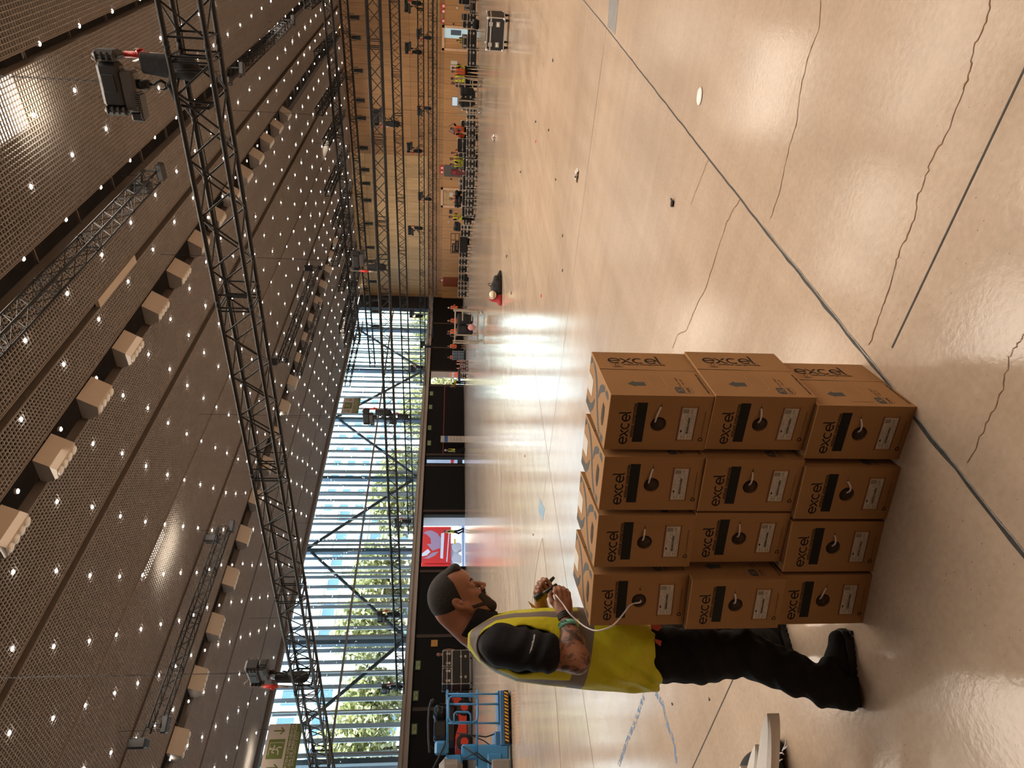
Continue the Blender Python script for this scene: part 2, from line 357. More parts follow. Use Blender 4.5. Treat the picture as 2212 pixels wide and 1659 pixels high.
# left wall, lower black band with three openings
lw = MB()
OPEN = [(33.35, 38.6), (44.7, 45.5), (56.35, 58.4)]
ys = [-14] + [v for o in OPEN for v in o] + [YB]
for i in range(0, len(ys), 2): lw.box(XL - .35, XL, ys[i], ys[i + 1], 0, 3.6)
for o in OPEN: lw.box(XL - .35, XL, o[0], o[1], 3.42, 3.6)
lw = st(lw.build('wall_left', MT['blackwall']))
sm = MB()
for y in [22.2, 27.4, 32.9, 39.0, 44.4, 45.8, 56.1, 58.6, 63, 68]: sm.box(XL - .02, XL + .03, y - .12, y + .12, 0, 3.5)
sm.build('door_post', mat('dark brown steel post', (.05, .03, .022), .5), lw)
rl = MB(); rl.box(XL - .02, XL + .03, 45.8, 56.1, 1.93, 2.0); rl.build('red_rail', mat('dull red rail', (.25, .03, .02), .6), lw)
bm_ = MB(); bm_.box(XL - .6, XL + .18, -14, YB, 3.6, 3.95); bm_.box(XL - .6, XL + .32, -14, YB, 3.95, 4.12)
st(bm_.build('trim_1', MT['beam']))
ct = MB(); ct.box(XL - .4, XL + .12, -14, 71.4, 12.42, 12.95); st(ct.build('trim_2', MT['edge']))
st(MB().box(XL - .35, XL, 71.35, YB, 3.6, 12.6).build('wall_left_end', MT['navy']))
MB().box(XL - .45, XL + .06, 71.1, 71.42, 4.1, 12.5).build('wall_left_edge', MT['navy'], bpy.data.objects['wall_left_end'])
# back wall
bw = st(MB().box(XL - .35, 14.4, YB, YB + .3, 0, 14.5).build('wall_back', MT['wood']))
A_, B_ = ony(765, 600, YB), ony(936, 331, YB)
MB().box(ony(800, 600, YB).x - 2, ony(800, 331, YB).x, YB - .06, YB, 4.3, 12.6).build('veneer_panel', MT['woodlight'], bw)
MB().box(XL, 14, YB - .14, YB, 0, 2.62).build('veneer_band', MT['woodlow'], bw)
st(MB().box(14, 14.4, -14, YB, 0, 14.5).build('wall_right', MT['wood']))
st(MB().box(XL - .35, 14.4, -14.3, -14, 0, 14.5).build('wall_front', MT['wood']))
# glazing: one bay = mullions, transom, pane, brace, fins
BAY = 7.965
for k in range(-3, 7):
    y0 = 19.58 + BAY * k; y1 = min(y0 + BAY, 71.35)
    fr = MB(); n = 3 if y1 - y0 > 7 else 1
    for j in range(3):
        y = y0 + j * BAY / 3
        if y < y1: fr.box(XL - .14, XL + .02, y - .045, y + .045, 4.1, 12.45)
    fr.box(XL - .12, XL, y0, y1, 12.3, 12.5); fr.box(XL - .12, XL, y0, y1, 4.08, 4.2)
    w = st(fr.build('window_%d' % (k + 4), mat('light grey window frame', (.30, .32, .32), .4, .3) if k == -3 else bpy.data.materials['light grey window frame']))
    MB().box(XL - .10, XL + .03, y0, y1, 8.22, 8.36).build('transom', MT['alud'], w)
    MB().box(XL - .08, XL - .065, y0, y1, 4.12, 12.45).build('pane', MT['glass'], w)
    MB().box(XL - .75, XL - .35, y0 - .42, y0 - .1, 4.0, 12.6).build('column', MT['steelblue'], w)
    b = MB(); top = (k % 2 == 1)
    za, zb = (12.4, 4.2) if not top else (4.2, 12.4)
    if k == 6: pass
    else:
        b.tube([(XL - .5, y0, za), (XL - .5, y0 + BAY, zb)], .125, 8); b.build('brace', MT['bracedark'], w)
    for j in range(9):
        y = y0 + (j + .5) * BAY / 9 + .1
        if y < y1 - .1: MB().box(-.17, .17, -.02, .02, 4.0, 12.6, T(XL - 1.3, y, 0) @ R(math.radians(100))).build('fin', MT['fin'], w)
# ceiling grid: real crossing blades
gaps = [(-43.35, .5), (-39.2, .16), (-33.9, .22), (-29.8, 1.25), (-25.6, .3), (-21.5, .12), (-17.5, .4), (-14.0, 1.15), (-11.95, .35), (-9.35, .75), (-4.9, .4), (-.5, .5), (4.6, .4)]
edges = []
for (g, w_), (g2, w2) in zip(gaps, gaps[1:]): edges.append((g + w_ / 2, g2 - w2 / 2))
nb = 0
for (xa, xb) in edges:
    nb += 1
    c = MB(); x = xa; P_ = .1262
    far = -6 if xb > -12 else 4
    while x < xb - .03: c.box(x - .006, x + .006, far, YB - .1, ZC, ZC + .045); x += P_
    y = far
    while y < YB - .1: c.box(xa, xb, y - .006, y + .006, ZC, ZC + .045); y += P_
    c = st(c.build('ceiling_grid', MT['grid']))
    e = MB()
    for xx in (xa - .03, xb + .03): e.box(xx - .02, xx + .02, far, YB - .1, ZC - .02, ZC + .28)
    e.build('edge_trim', MT['edge'], c)
st(MB().box(XL - .4, 14.4, -14.3, YB + .3, 14.3, 14.6).build('ceiling', MT['plenum']))
st(MB().box(8, 14.2, -14, YB, ZC, ZC + .2).build('ceiling_side', MT['plenum'])); st(MB().box(XL, 8, -14, -6, ZC, ZC + .2).build('ceiling_front', MT['plenum']))
st(MB().box(XL - .4, XL - .1, -14, YB, 12.9, 14.4).build('wall_left_top', MT['plenum']))
# ducts and hangers in the gaps
for (g, w_) in gaps[2:12]:
    if w_ < .3: continue
    d = MB(); d.tube([(g + .05, -6, ZC + .75), (g + .05, YB - .3, ZC + .75)], min(.28, w_ * .34), 10)
    y = -6.
    while y < YB - 1: d.box(g - w_ / 2, g + w_ / 2, y, y + .05, ZC + .22, ZC + .3); y += 2.62
    tag(d.build('service_duct', MT['duct']), 'grey service duct running in the %s gap of the ceiling grid' % {-33.9: 'narrow window side', -29.8: 'window side diffuser', -25.6: 'narrow middle', -17.5: 'narrow dark', -14.0: 'nearer diffuser', -11.95: 'dark slot', -9.35: 'wide netted', -4.9: 'overhead', -.5: 'overhead wide', 4.6: 'far overhead'}[g], 'duct')
# pale slot cover in the dark slot
sc = MB(); a = onz(288, 575, ZC); sc.box(-12.1, -11.82, onz(218, 672, ZC).y, onz(295, 571, ZC).y, ZC - .03, ZC + .1)
tag(sc.build('slot_cover', MT['diff']), 'long pale cover strip closing part of the dark ceiling slot', 'panel')
# linear nozzle diffusers
def diffuser(lbl, x, y, grp):
    t = thing('ceiling_diffuser', lbl, 'air diffuser', (x, y, ZC), 0, grp)
    L = 1.08; prof = [(.36, .06), (.02, -.46), (-.30, -.40), (-.46, -.10), (-.40, .1)]
    MB().prism([(p[0], p[1]) for p in prof], -L / 2, L / 2, 'y').build('housing', MT['diff'], t)
    for s_ in (-1, 1): MB().prism([(p[0] * .995, p[1] * .995) for p in prof], s_ * L / 2, s_ * (L / 2 + .008), 'y').build('end_plate', MT['diffend'], t)
    nz = MB()
    for j in range(4): nz.lathe([(.05, -.02), (.125, .0), (.125, .06), (.09, .08)], 14, T(-.15, -L / 2 + .135 + j * .27, -.47) @ R(math.radians(10), 'Y'))
    nz.build('nozzle', MT['white'], t, True)
    v, f = textmesh('TROX', .085, .002); tx = MB(); d = Vector((.34, 0, .52)).normalized()
    tx.add(v, f, frame((.30, -L / 2 + .06, -.03), (0, 1, 0), d, (0.84, 0, -.54))); v, f = textmesh('TECHNIK', .035, 0); tx.add(v, f, frame((.30, -L / 2 + .37, -.03), (0, 1, 0), d, (0.84, 0, -.54)))
    tx.build('lettering', MT['ink'], t)
    return t
D1 = diffuser('cream air diffuser box with round nozzles hanging in the nearer ceiling gap row', -14.0, 11.88, 'air diffusers in the nearer row')
OR_ = 'first second third fourth fifth sixth seventh eighth ninth tenth eleventh twelfth thirteenth fourteenth fifteenth sixteenth seventeenth eighteenth nineteenth'.split()
D1['label'] = 'cream air diffuser box with round nozzles, first of the nearer row from the camera side'
for k in range(1, 14): dup(D1, (-14.0, 11.88 + 2.655 * k, ZC), None, 'cream air diffuser box with round nozzles, %s of the nearer row' % OR_[k])
D2 = dup(D1, (-29.9, 16.81, ZC), None, 'cream air diffuser box with round nozzles, first of the window side row from the camera', 'air diffusers in the window side row')
for k in range(-2, 17):
    if k: dup(D2, (-29.9, 16.81 + 2.72 * k, ZC), None, 'cream air diffuser box with round nozzles, ' + ('%s of the window side row' % OR_[k] if k > 0 else ('at the start of the window side row', 'just before the first of the window side row')[k + 2]))
# downlights on the staggered lattice
cols = [(-1.8, 2.4), (-3.3, 1.3), (-4.75, 1.33), (-6.2, 2.39), (-7.67, 1.18), (-9.05, 2.22), (-10.8, 1.04), (-12.36, 2.12), (-13.78, .93), (-15.32, 1.99), (-16.9, .81), (-18.55, 1.88), (-20.2, .66), (-21.62, 1.77), (-23.15, .56), (-24.55, 1.67), (-26.08, .42), (-27.32, 1.52), (-28.56, .33), (-29.97, 1.42), (-31.45, .21), (-33., 1.31), (-34.5, .1), (-36, 1.25), (-37.5, 0.), (-39, 1.15), (-40.6, -.1), (-42.2, 1.05)]
MI = np.array(CAMM).T
def proj(p):
    c = MI @ (np.array(p, float) - CC); return (1106 + 1475 * c[0] / -c[2], 829.5 - 1475 * c[1] / -c[2]) if c[2] < -.1 else (-9999, 0)
spots = []
for x, ph in cols:
    for k in range(0, 31):
        y = ph + 2.415 * k
        if y > YB - .5: break
        u, v = proj((x, y, ZC))
        if -25 < u < 2212 and -25 < v < 1690: spots.append((math.hypot(x, y), x, y))
spots.sort(); first = None
for i, (d, x, y) in enumerate(spots[:300]):
    if first is None:
        mm = MB(); mm.cur = 1; mm.lathe([(.075, -.004), (.075, .06), (.05, .06)], 12); mm.cur = 0; mm.lathe([(.052, -.012), (.045, -.022), (.0, -.022)], 12)
        first = tag(mm.build('downlight', [MT['spot'], MT['grid']], loc=(x, y, ZC)), 'small round white downlight glowing in the ceiling grid', 'downlight', 'downlights in the ceiling grid')
    else:
        o = first.copy(); COL.objects.link(o); o.location = (x, y, ZC)
mm = MB()
for d, x, y in spots[300:]: mm.lathe([(.055, -.01), (.055, -.03), (.0, -.03)], 8, T(x, y, ZC))
tag(mm.build('distant_downlights', MT['spot']), 'far downlights dotted over the ceiling towards the wood wall', 'downlight', None, 'stuff')
# high bay fittings glimpsed through the grid
for (x, y, w_, l_), lb in zip([(8, 232, .7, 1.5), (330, 1185, .45, 2.2), (690, 318, .35, 2.4), (516, 1640, .45, 2.0), (731, 705, .4, 2.6)], ['largest and nearest of the glowing bays', 'beside the long middle truss', 'near the wood wall', 'above the nearer exit sign', 'near the window corner']):
    p = onz(x, y, 13.05); t = thing('high_bay_light', 'bright cream lamp behind the ceiling grid, ' + lb, 'ceiling light', (p.x, p.y, 13.05), 0, 'high bay lamps behind the grid')
    MB().box(-w_, w_, -l_ / 2, l_ / 2, -.02, .0).build('diffuser', MT['bay'], t); MB().box(-w_ - .05, w_ + .05, -l_ / 2 - .05, l_ / 2 + .05, .0, .16).build('housing', MT['alud'], t)

# ================================================================ CABLE CARTONS
BW, BD, BH = .2095, .356, .354
def flat(pts, w, close=False):
    vs = []; m = len(pts)
    for i in range(m):
        a = Vector(pts[max(i - 1, 0)]); b = Vector(pts[min(i + 1, m - 1)]); d = (b - a).normalized(); ww = w[i] if isinstance(w, (list, tuple)) else w
        vs += [(pts[i][0] - d.y * ww / 2, pts[i][1] + d.x * ww / 2, 0), (pts[i][0] + d.y * ww / 2, pts[i][1] - d.x * ww / 2, 0)]
    return vs, [(2 * i, 2 * i + 1, 2 * i + 3, 2 * i + 2) for i in range(m - 1)]
def arc(cx, cy, r, a0, a1, n=18, ry=None): return [(cx + r * math.cos(math.radians(a0 + (a1 - a0) * i / n)), cy + (ry or r) * math.sin(math.radians(a0 + (a1 - a0) * i / n))) for i in range(n + 1)]
def excel_logo(mb, M, w=.175):
    """rounded thin lower-case word drawn with strokes, x-height 1"""
    M = M
    for x0 in (0., 3.32):
        mb.add(*flat([(x0 + .02, .5), (x0 + .96, .5)] + arc(x0 + .5, .5, .48, 0, 318, 26), w), M=M)
    mb.add(*flat([(1.08, .98), (1.22, .92), (1.4, .7), (1.6, .4), (1.8, .14), (1.95, .03), (2.1, .0)], w), M=M)
    mb.add(*flat([(1.06, .0), (1.2, .05), (1.38, .24), (1.52, .44)], w), M=M); mb.add(*flat([(1.7, .62), (1.82, .78), (1.97, .92), (2.1, .98)], w), M=M)
    mb.add(*flat(arc(2.7, .5, .48, 52, 308, 20), w), M=M)
    mb.add(*flat([(4.38, 1.5), (4.46, 1.44), (4.5, 1.3), (4.5, .2), (4.56, .05), (4.68, -.02)], w), M=M)
def poly(mb, pts, M): mb.add([(p[0], p[1], 0) for p in pts], [tuple(range(len(pts)))], M)
def rrect(x0, x1, y0, y1, r, n=5):
    o = []
    for cx, cy, a in ((x1 - r, y1 - r, 0), (x0 + r, y1 - r, 90), (x0 + r, y0 + r, 180), (x1 - r, y0 + r, 270)): o += arc(cx, cy, r, a, a + 90, n)
    return o
def outline(mb, pts, w, M): mb.add(*flat(pts + [pts[0]], w), M=M)
CF = frame((0, -.0006, 0), (1, 0, 0), (0, 0, 1), (0, -1, 0)); CS = frame((BW + .0006, 0, 0), (0, 1, 0), (0, 0, 1), (1, 0, 0)); CT = frame((0, 0, BH + .0006), (1, 0, 0), (0, 1, 0), (0, 0, 1))
HX, HZ, HR = .102, .178, .0245
def carton_master(lbl, loc, rz, slit, bend):
    t = thing('cable_carton', lbl, 'cardboard box', loc, rz, 'network cable cartons')
    b = MB(); n = 32
    rim = []
    for k in range(n):       # front panel with a real round hole
        a = 2 * PI * k / n - PI * .75; c, s_ = math.cos(a), math.sin(a); m_ = max(abs(c), abs(s_)); rim.append((BW / 2 + BW / 2 * c / m_, BH / 2 + BH / 2 * s_ / m_))
    # order both loops by angle about the hole
    hole = [(HX + HR * math.cos(2 * PI * k / n - PI * .75), HZ + HR * math.sin(2 * PI * k / n - PI * .75)) for k in range(n)]
    vs = [(p[0], 0, p[1]) for p in rim] + [(p[0], 0, p[1]) for p in hole] + [(p[0], .03, p[1]) for p in hole]
    fs = [(k, (k + 1) % n, n + (k + 1) % n, n + k) for k in range(n)] + [(n + k, n + (k + 1) % n, 2 * n + (k + 1) % n, 2 * n + k) for k in range(n)]
    b.add(vs, fs); v = [(x, y, z) for z in (0, BH) for y in (0, BD) for x in (0, BW)]
    b.add(v, [(0, 2, 3, 1), (1, 3, 7, 5), (2, 6, 7, 3), (0, 4, 6, 2)])
    b.box(.0015, BW - .0015, .001, BD - .001, BH - .001, BH)       # lid flap
    b.box(0, BW, .03, .032, HZ - .04, HZ + .04)
    bo = b.build('carton_body', MT['card'], t)
    e = MB(); e.box(.0, BW, -.0008, .0006, BH - .0012, BH + .0012); e.box(.0, .0012, 0, BD, BH - .001, BH + .001); e.box(BW - .0016, BW + .0004, 0, BD, BH - .001, BH + .0012); e.build('paper_edge', MT['cardedge'], t)
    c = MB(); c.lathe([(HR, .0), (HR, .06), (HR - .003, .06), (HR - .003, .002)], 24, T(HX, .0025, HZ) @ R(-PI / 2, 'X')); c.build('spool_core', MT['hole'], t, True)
    ring = MB(); ring.add(*flat(arc(HX, HZ, HR + .0012, 0, 360, 30), .0024), M=CF); ring.build('printed_ring', MT['ink'], t)
    # printing on the front
    p = MB(); excel_logo(p, CF @ T(.0235, .279, 0) @ Matrix.Diagonal((.0265, .0265, 1, 1)))
    v, f = textmesh('without compromise.', .0170, .0003, 0, sx=.90); p.add(v, f, CF @ T(.049, .262, 0)); p.build('front_logo', MT['ink'], t)
    p = MB(); poly(p, [(.031, .225), (.183, .225), (.183, .2605), (.031, .2605)], CF); p.build('printed_bar', MT['inkbox'], t)
    p = MB()
    x = .0375
    while x < .169: poly(p, [(x, .108), (x + .003, .108), (x + .003, .109), (x, .109)], CF); poly(p, [(x, .047), (x + .003, .047), (x + .003, .048), (x, .048)], CF); x += .0042
    z = .048
    while z < .107: poly(p, [(.0375, z), (.0385, z), (.0385, z + .003), (.0375, z + .003)], CF); poly(p, [(.1695, z), (.1705, z), (.1705, z + .003), (.1695, z + .003)], CF); z += .0042
    poly(p, [(.0385, .0475), (.1695, .0475), (.1695, .0515), (.0385, .0515)], CF); poly(p, [(.0385, .1025), (.1695, .1025), (.1695, .1085), (.0385, .1085)], CF)
    p.build('perforation_border', MT['perf'], t)
    CF2 = CF @ T(0, 0, .0006)
    p = MB(); poly(p, [(.043, .0525), (.165, .0525), (.165, .103), (.043, .103)], CF2 ); lb = p.build('product_label', MT['paper'], t)
    p = MB(); CF3 = CF @ T(0, 0, .001)
    poly(p, [(.146, .078), (.161, .078), (.161, .0995), (.146, .0995)], CF3); p.build('grey_square', mat('grey print', (.28, .25, .2), .7) if 'grey print' not in bpy.data.materials else bpy.data.materials['grey print'], lb)
    p = MB()
    outline(p, [(.0455, .0555), (.1625, .0555), (.1625, .1005), (.0455, .1005)], .0005, CF3)
    for z in (.0625, .070, .0775, .0845, .0925): p.add(*flat([(.0455, z), (.1455 if z > .077 else .1625, z)], .0004), M=CF3)
    for x in (.062, .1455): p.add(*flat([(x, .0555), (x, .1005)], .0004), M=CF3)
    random.seed(3)
    x = .066
    while x < .130: w_ = random.choice([.0005, .0008, .0012]); poly(p, [(x, .0705), (x + w_, .0705), (x + w_, .0772), (x, .0772)], CF3); x += w_ + random.choice([.0005, .0009])
    for z in (.058, .0652, .0802, .0875, .0955):
        x = .064
        while x < .142:
            w_ = random.uniform(.002, .007)
            if random.random() < .75: poly(p, [(x, z), (x + w_, z), (x + w_, z + .0011), (x, z + .0011)], CF3)
            x += w_ + .0016
    for z in (.059, .067, .081, .09): poly(p, [(.049, z), (.058, z), (.058, z + .0013), (.049, z + .0013)], CF3)
    poly(p, [(.072, .0925), (.0745, .0925), (.083, .0955), (.083, .0962), (.0745, .0985), (.072, .0985)], CF3)
    v, f = textmesh('CE', .009, 0, 0); p.add(v, f, CF3 @ T(.148, .066, 0)); p.build('label_print', MT['ink'], lb)
    p = MB()
    for a in (90, 210, 330):
        p.add(*flat(arc(.043, .0215, .0062, a - 40, a + 38, 5), .0032), M=CF)
        q = math.radians(a + 38); cx, cy = .043 + .0062 * math.cos(q), .0215 + .0062 * math.sin(q); d = (-math.sin(q), math.cos(q)); nn = (math.cos(q), math.sin(q))
        poly(p, [(cx + nn[0] * .003, cy + nn[1] * .003), (cx - nn[0] * .003, cy - nn[1] * .003), (cx + d[0] * .004, cy + d[1] * .004)], CF)
    v, f = textmesh('This carton is made from 100% Recycled Material', .0068, 0, 0, sx=.72); p.add(v, f, CF @ T(.0535, .0185, 0)); p.build('recycling_print', MT['ink'], t)
    # slit and cable
    sx_, sz_ = slit; s = MB(); s.add(*flat([(sx_ - .002, sz_), (sx_ + .014, sz_ + .001)], .0012), M=CF); poly(s, [(sx_ - .003, sz_ - .004), (sx_ + .004, sz_), (sx_ - .003, sz_ + .004), (sx_ - .006, sz_)], CF); s.build('slit', MT['hole'], t)
    if bend is not None:
        P0 = Vector((HX - .006, .03, HZ + .004)); P1 = Vector((HX + .004, -.012, HZ + .004 + bend * .5)); P2 = Vector((HX + .03, -.02, HZ + bend)); P3 = Vector((sx_ - .004, .002, sz_))
        pts = []
        for i in range(15):
            u = i / 14; pts.append(P0 * (1 - u) ** 3 + P1 * 3 * u * (1 - u) ** 2 + P2 * 3 * u * u * (1 - u) + P3 * u ** 3)
        MB().tube(pts, .0029, 10).build('cable_tail', MT['cable'], t, True)
    # printing on the side
    p = MB(); SB = frame((BW + .0006, .254, .306), (0, 0, -1), (0, 1, 0), (1, 0, 0))
    excel_logo(p, SB @ Matrix.Diagonal((.0415, .0415, 1, 1)) @ T(0, .13, 0), .17)
    v, f = textmesh('without compromise.', .0185, .0003, 0); p.add(v, f, SB @ T(.047, -.012, 0)); p.build('side_logo', MT['ink'], t)
    p = MB(); FS = SB @ T(.006, -.034, 0)
    outline(p, [(0, 0), (.036, 0), (.036, .040), (0, .040)], .0008, FS)
    p.add(*flat([(.006, .022), (.010, .018), (.013, .024), (.013, .030), (.018, .036), (.024, .034), (.027, .028), (.023, .024)], .0016), M=FS)
    v, f = textmesh('FSC', .010, 0, 0); p.add(v, f, FS @ T(.010, .013, 0))
    for z in (.003, .006, .009): poly(p, [(.005, z), (.031, z), (.031, z + .001), (.005, z + .001)], FS)
    p.build('paper_source_mark', MT['ink'], t)
    p = MB(); p.add(*flat([(.2, .0), (.2, .15), (.203, .25), (.204, BH)], [.0012, .0012, .003, .003]), M=CS); p.build('flap_joint', MT['ink'], t)
    p = MB(); ax, az = .088, .235
    poly(p, [(ax, az + .044), (ax + .022, az + .018), (ax - .022, az + .018)], CS); poly(p, [(ax - .0135, az + .018), (ax + .0135, az + .018), (ax + .0135, az - .018), (ax - .0135, az - .018)], CS); p.build('printed_arrow', MT['greyink'], t)
    p = MB(); q = rrect(.045, .17, .143, .20, .026); p.add(*flat(q[12:] + q[:7], .0007), M=CS); p.build('handle_crease', MT['cardedge'], t)
    p = MB(); outline(p, rrect(.022, .066, .063, .122, .010), .0014, CS); L_ = CS @ T(.044, .0925, 0)
    poly(p, rrect(.0225, .0655, .092, .1215, .0095), CS); p.build('category_badge', MT['greyink'], t)
    p = MB(); XX = CS @ T(.044, .1065, .0004) @ Matrix.Diagonal((.022, .020, 1, 1)) @ T(-1.58, -.5, 0)
    p.add(*flat([(1.08, .98), (1.22, .92), (1.4, .7), (1.6, .4), (1.8, .14), (1.95, .03), (2.1, .0)], .13), M=XX); p.add(*flat([(1.06, .0), (1.25, .08), (1.5, .45), (1.75, .8), (2.1, .98)], .13), M=XX)
    p.build('badge_letter', MT['card'], t)
    p = MB(); v, f = textmesh('CAT6', .0145, .0002, 0, sx=.95); p.add(v, f, CS @ T(.0275, .072, 0))
    v, f = textmesh('Part No. 190-071', .0105, 0, 0, sx=.92); p.add(v, f, CS @ T(.073, .093, 0)); v, f = textmesh('4 Pair UTP', .0105, 0, 0, sx=.92); p.add(v, f, CS @ T(.085, .078, 0))
    v, f = textmesh('www.excel-networking.com', .0145, .0001, 0, sx=.92); p.add(v, f, CS @ T(.021, .009, 0)); p.build('side_print', MT['ink'], t)
    # printing on the lid
    p = MB()
    poly(p, [(.193, .355), (.196, .318), (.184, .314), (.178, .33), (.161, .349)], CT)
    p.add(*flat([(.193, .303), (.182, .268), (.160, .230), (.122, .195), (.07, .163), (.03, .128), (.008, .09)], [.006, .02, .022, .022, .02, .02, .016]), M=CT)
    p.add(*flat([(.112, .168), (.132, .163), (.155, .150), (.172, .125), (.182, .098), (.184, .088)], [.006, .02, .028, .028, .022, .016]), M=CT)
    poly(p, [(.189, .074), (.196, .05), (.189, .032), (.171, .029), (.174, .073)], CT)
    p.add(*flat([(.019, .322), (.014, .295), (.02, .265), (.045, .236), (.082, .214)], [.03, .034, .034, .026, .008]), M=CT)
    poly(p, [(.031, .352), (.031, .332), (.0, .328), (.001, .352)], CT); poly(p, [(.023, .075), (.027, .036), (.003, .034), (.002, .071)], CT)
    p.build('lid_pattern', MT['greyink'], t)
    p = MB(); poly(p, [(.132, .352), (.132, .269), (.065, .268), (.063, .352)], CT @ T(0, 0, .0004)); p.build('lid_label', MT['paper'], t)
    p = MB(); poly(p, [(.137, .087), (.13, .06), (.093, .054), (.060, .060), (.055, .07), (.071, .09), (.106, .094)], CT @ T(0, 0, .0005)); p.build('hand_slot', MT['hole'], t)
    return t
MASTER = [('D3', 2, -1.577, 1.695, 11.47, 'topmost of the end stack away from the worker', (.172, .177), .022),
          ('C3', 2, -1.786, 1.608, 15.8, 'topmost of the second stack from the lone end', (.17, .180), .018),
          ('B3', 2, -1.998, 1.525, 19.5, 'topmost, next to the one the worker pulls from', (.16, .182), .010),
          ('A3', 2, -2.210, 1.425, 23.0, 'topmost nearest the worker, cable pulled out', (.150, .178), None),
          ('D2', 1, -1.571, 1.695, 10.5, 'middle of the end stack away from the worker', (.168, .186), .006),
          ('C2', 1, -1.786, 1.603, 14.4, 'middle of the second stack from the lone end', (.165, .18), .004),
          ('B2', 1, -1.998, 1.545, 16.0, 'middle one set back in shadow, second from the worker', (.168, .186), .007),
          ('A2', 1, -2.205, 1.401, 20.2, 'middle one nearest the worker, jutting forward', (.155, .187), .006),
          ('D1', 0, -1.586, 1.668, 12.1, 'bottom of the end stack away from the worker', (.165, .190), .003),
          ('C1', 0, -1.802, 1.581, 16.3, 'bottom of the second stack from the lone end', (.158, .187), -.012),
          ('B1', 0, -2.014, 1.511, 19.6, 'bottom one, second from the worker', (.158, .182), -.002),
          ('A1', 0, -2.220, 1.425, 22.0, 'bottom one beside the shoe of the worker', (.160, .172), .022)]
for i, (nm, lv, x, y, a, lb, sl, bd) in enumerate(MASTER):
    t = carton_master('brown network cable carton, ' + lb, (x, y, lv * (BH + .0012)), math.radians(a), sl, bd)
    if i == 0: CART0 = t; MS = {c.name.split('.')[0]: c.data for c in kids(t)}; LBK = {c.name.split('.')[0]: c.data for c in kids([k for k in kids(t) if k.name.startswith('product_label')][0])}
    else:   # share the printed meshes
        for c in kids(t):
            b = c.name.split('.')[0]
            if b in MS and b not in ('slit', 'cable_tail'):
                old = c.data; c.data = MS[b]; bpy.data.meshes.remove(old)
            if b == 'product_label':
                for d in kids(c): old = d.data; d.data = LBK[d.name.split('.')[0]]; bpy.data.meshes.remove(old)
    random.seed(7 + i)

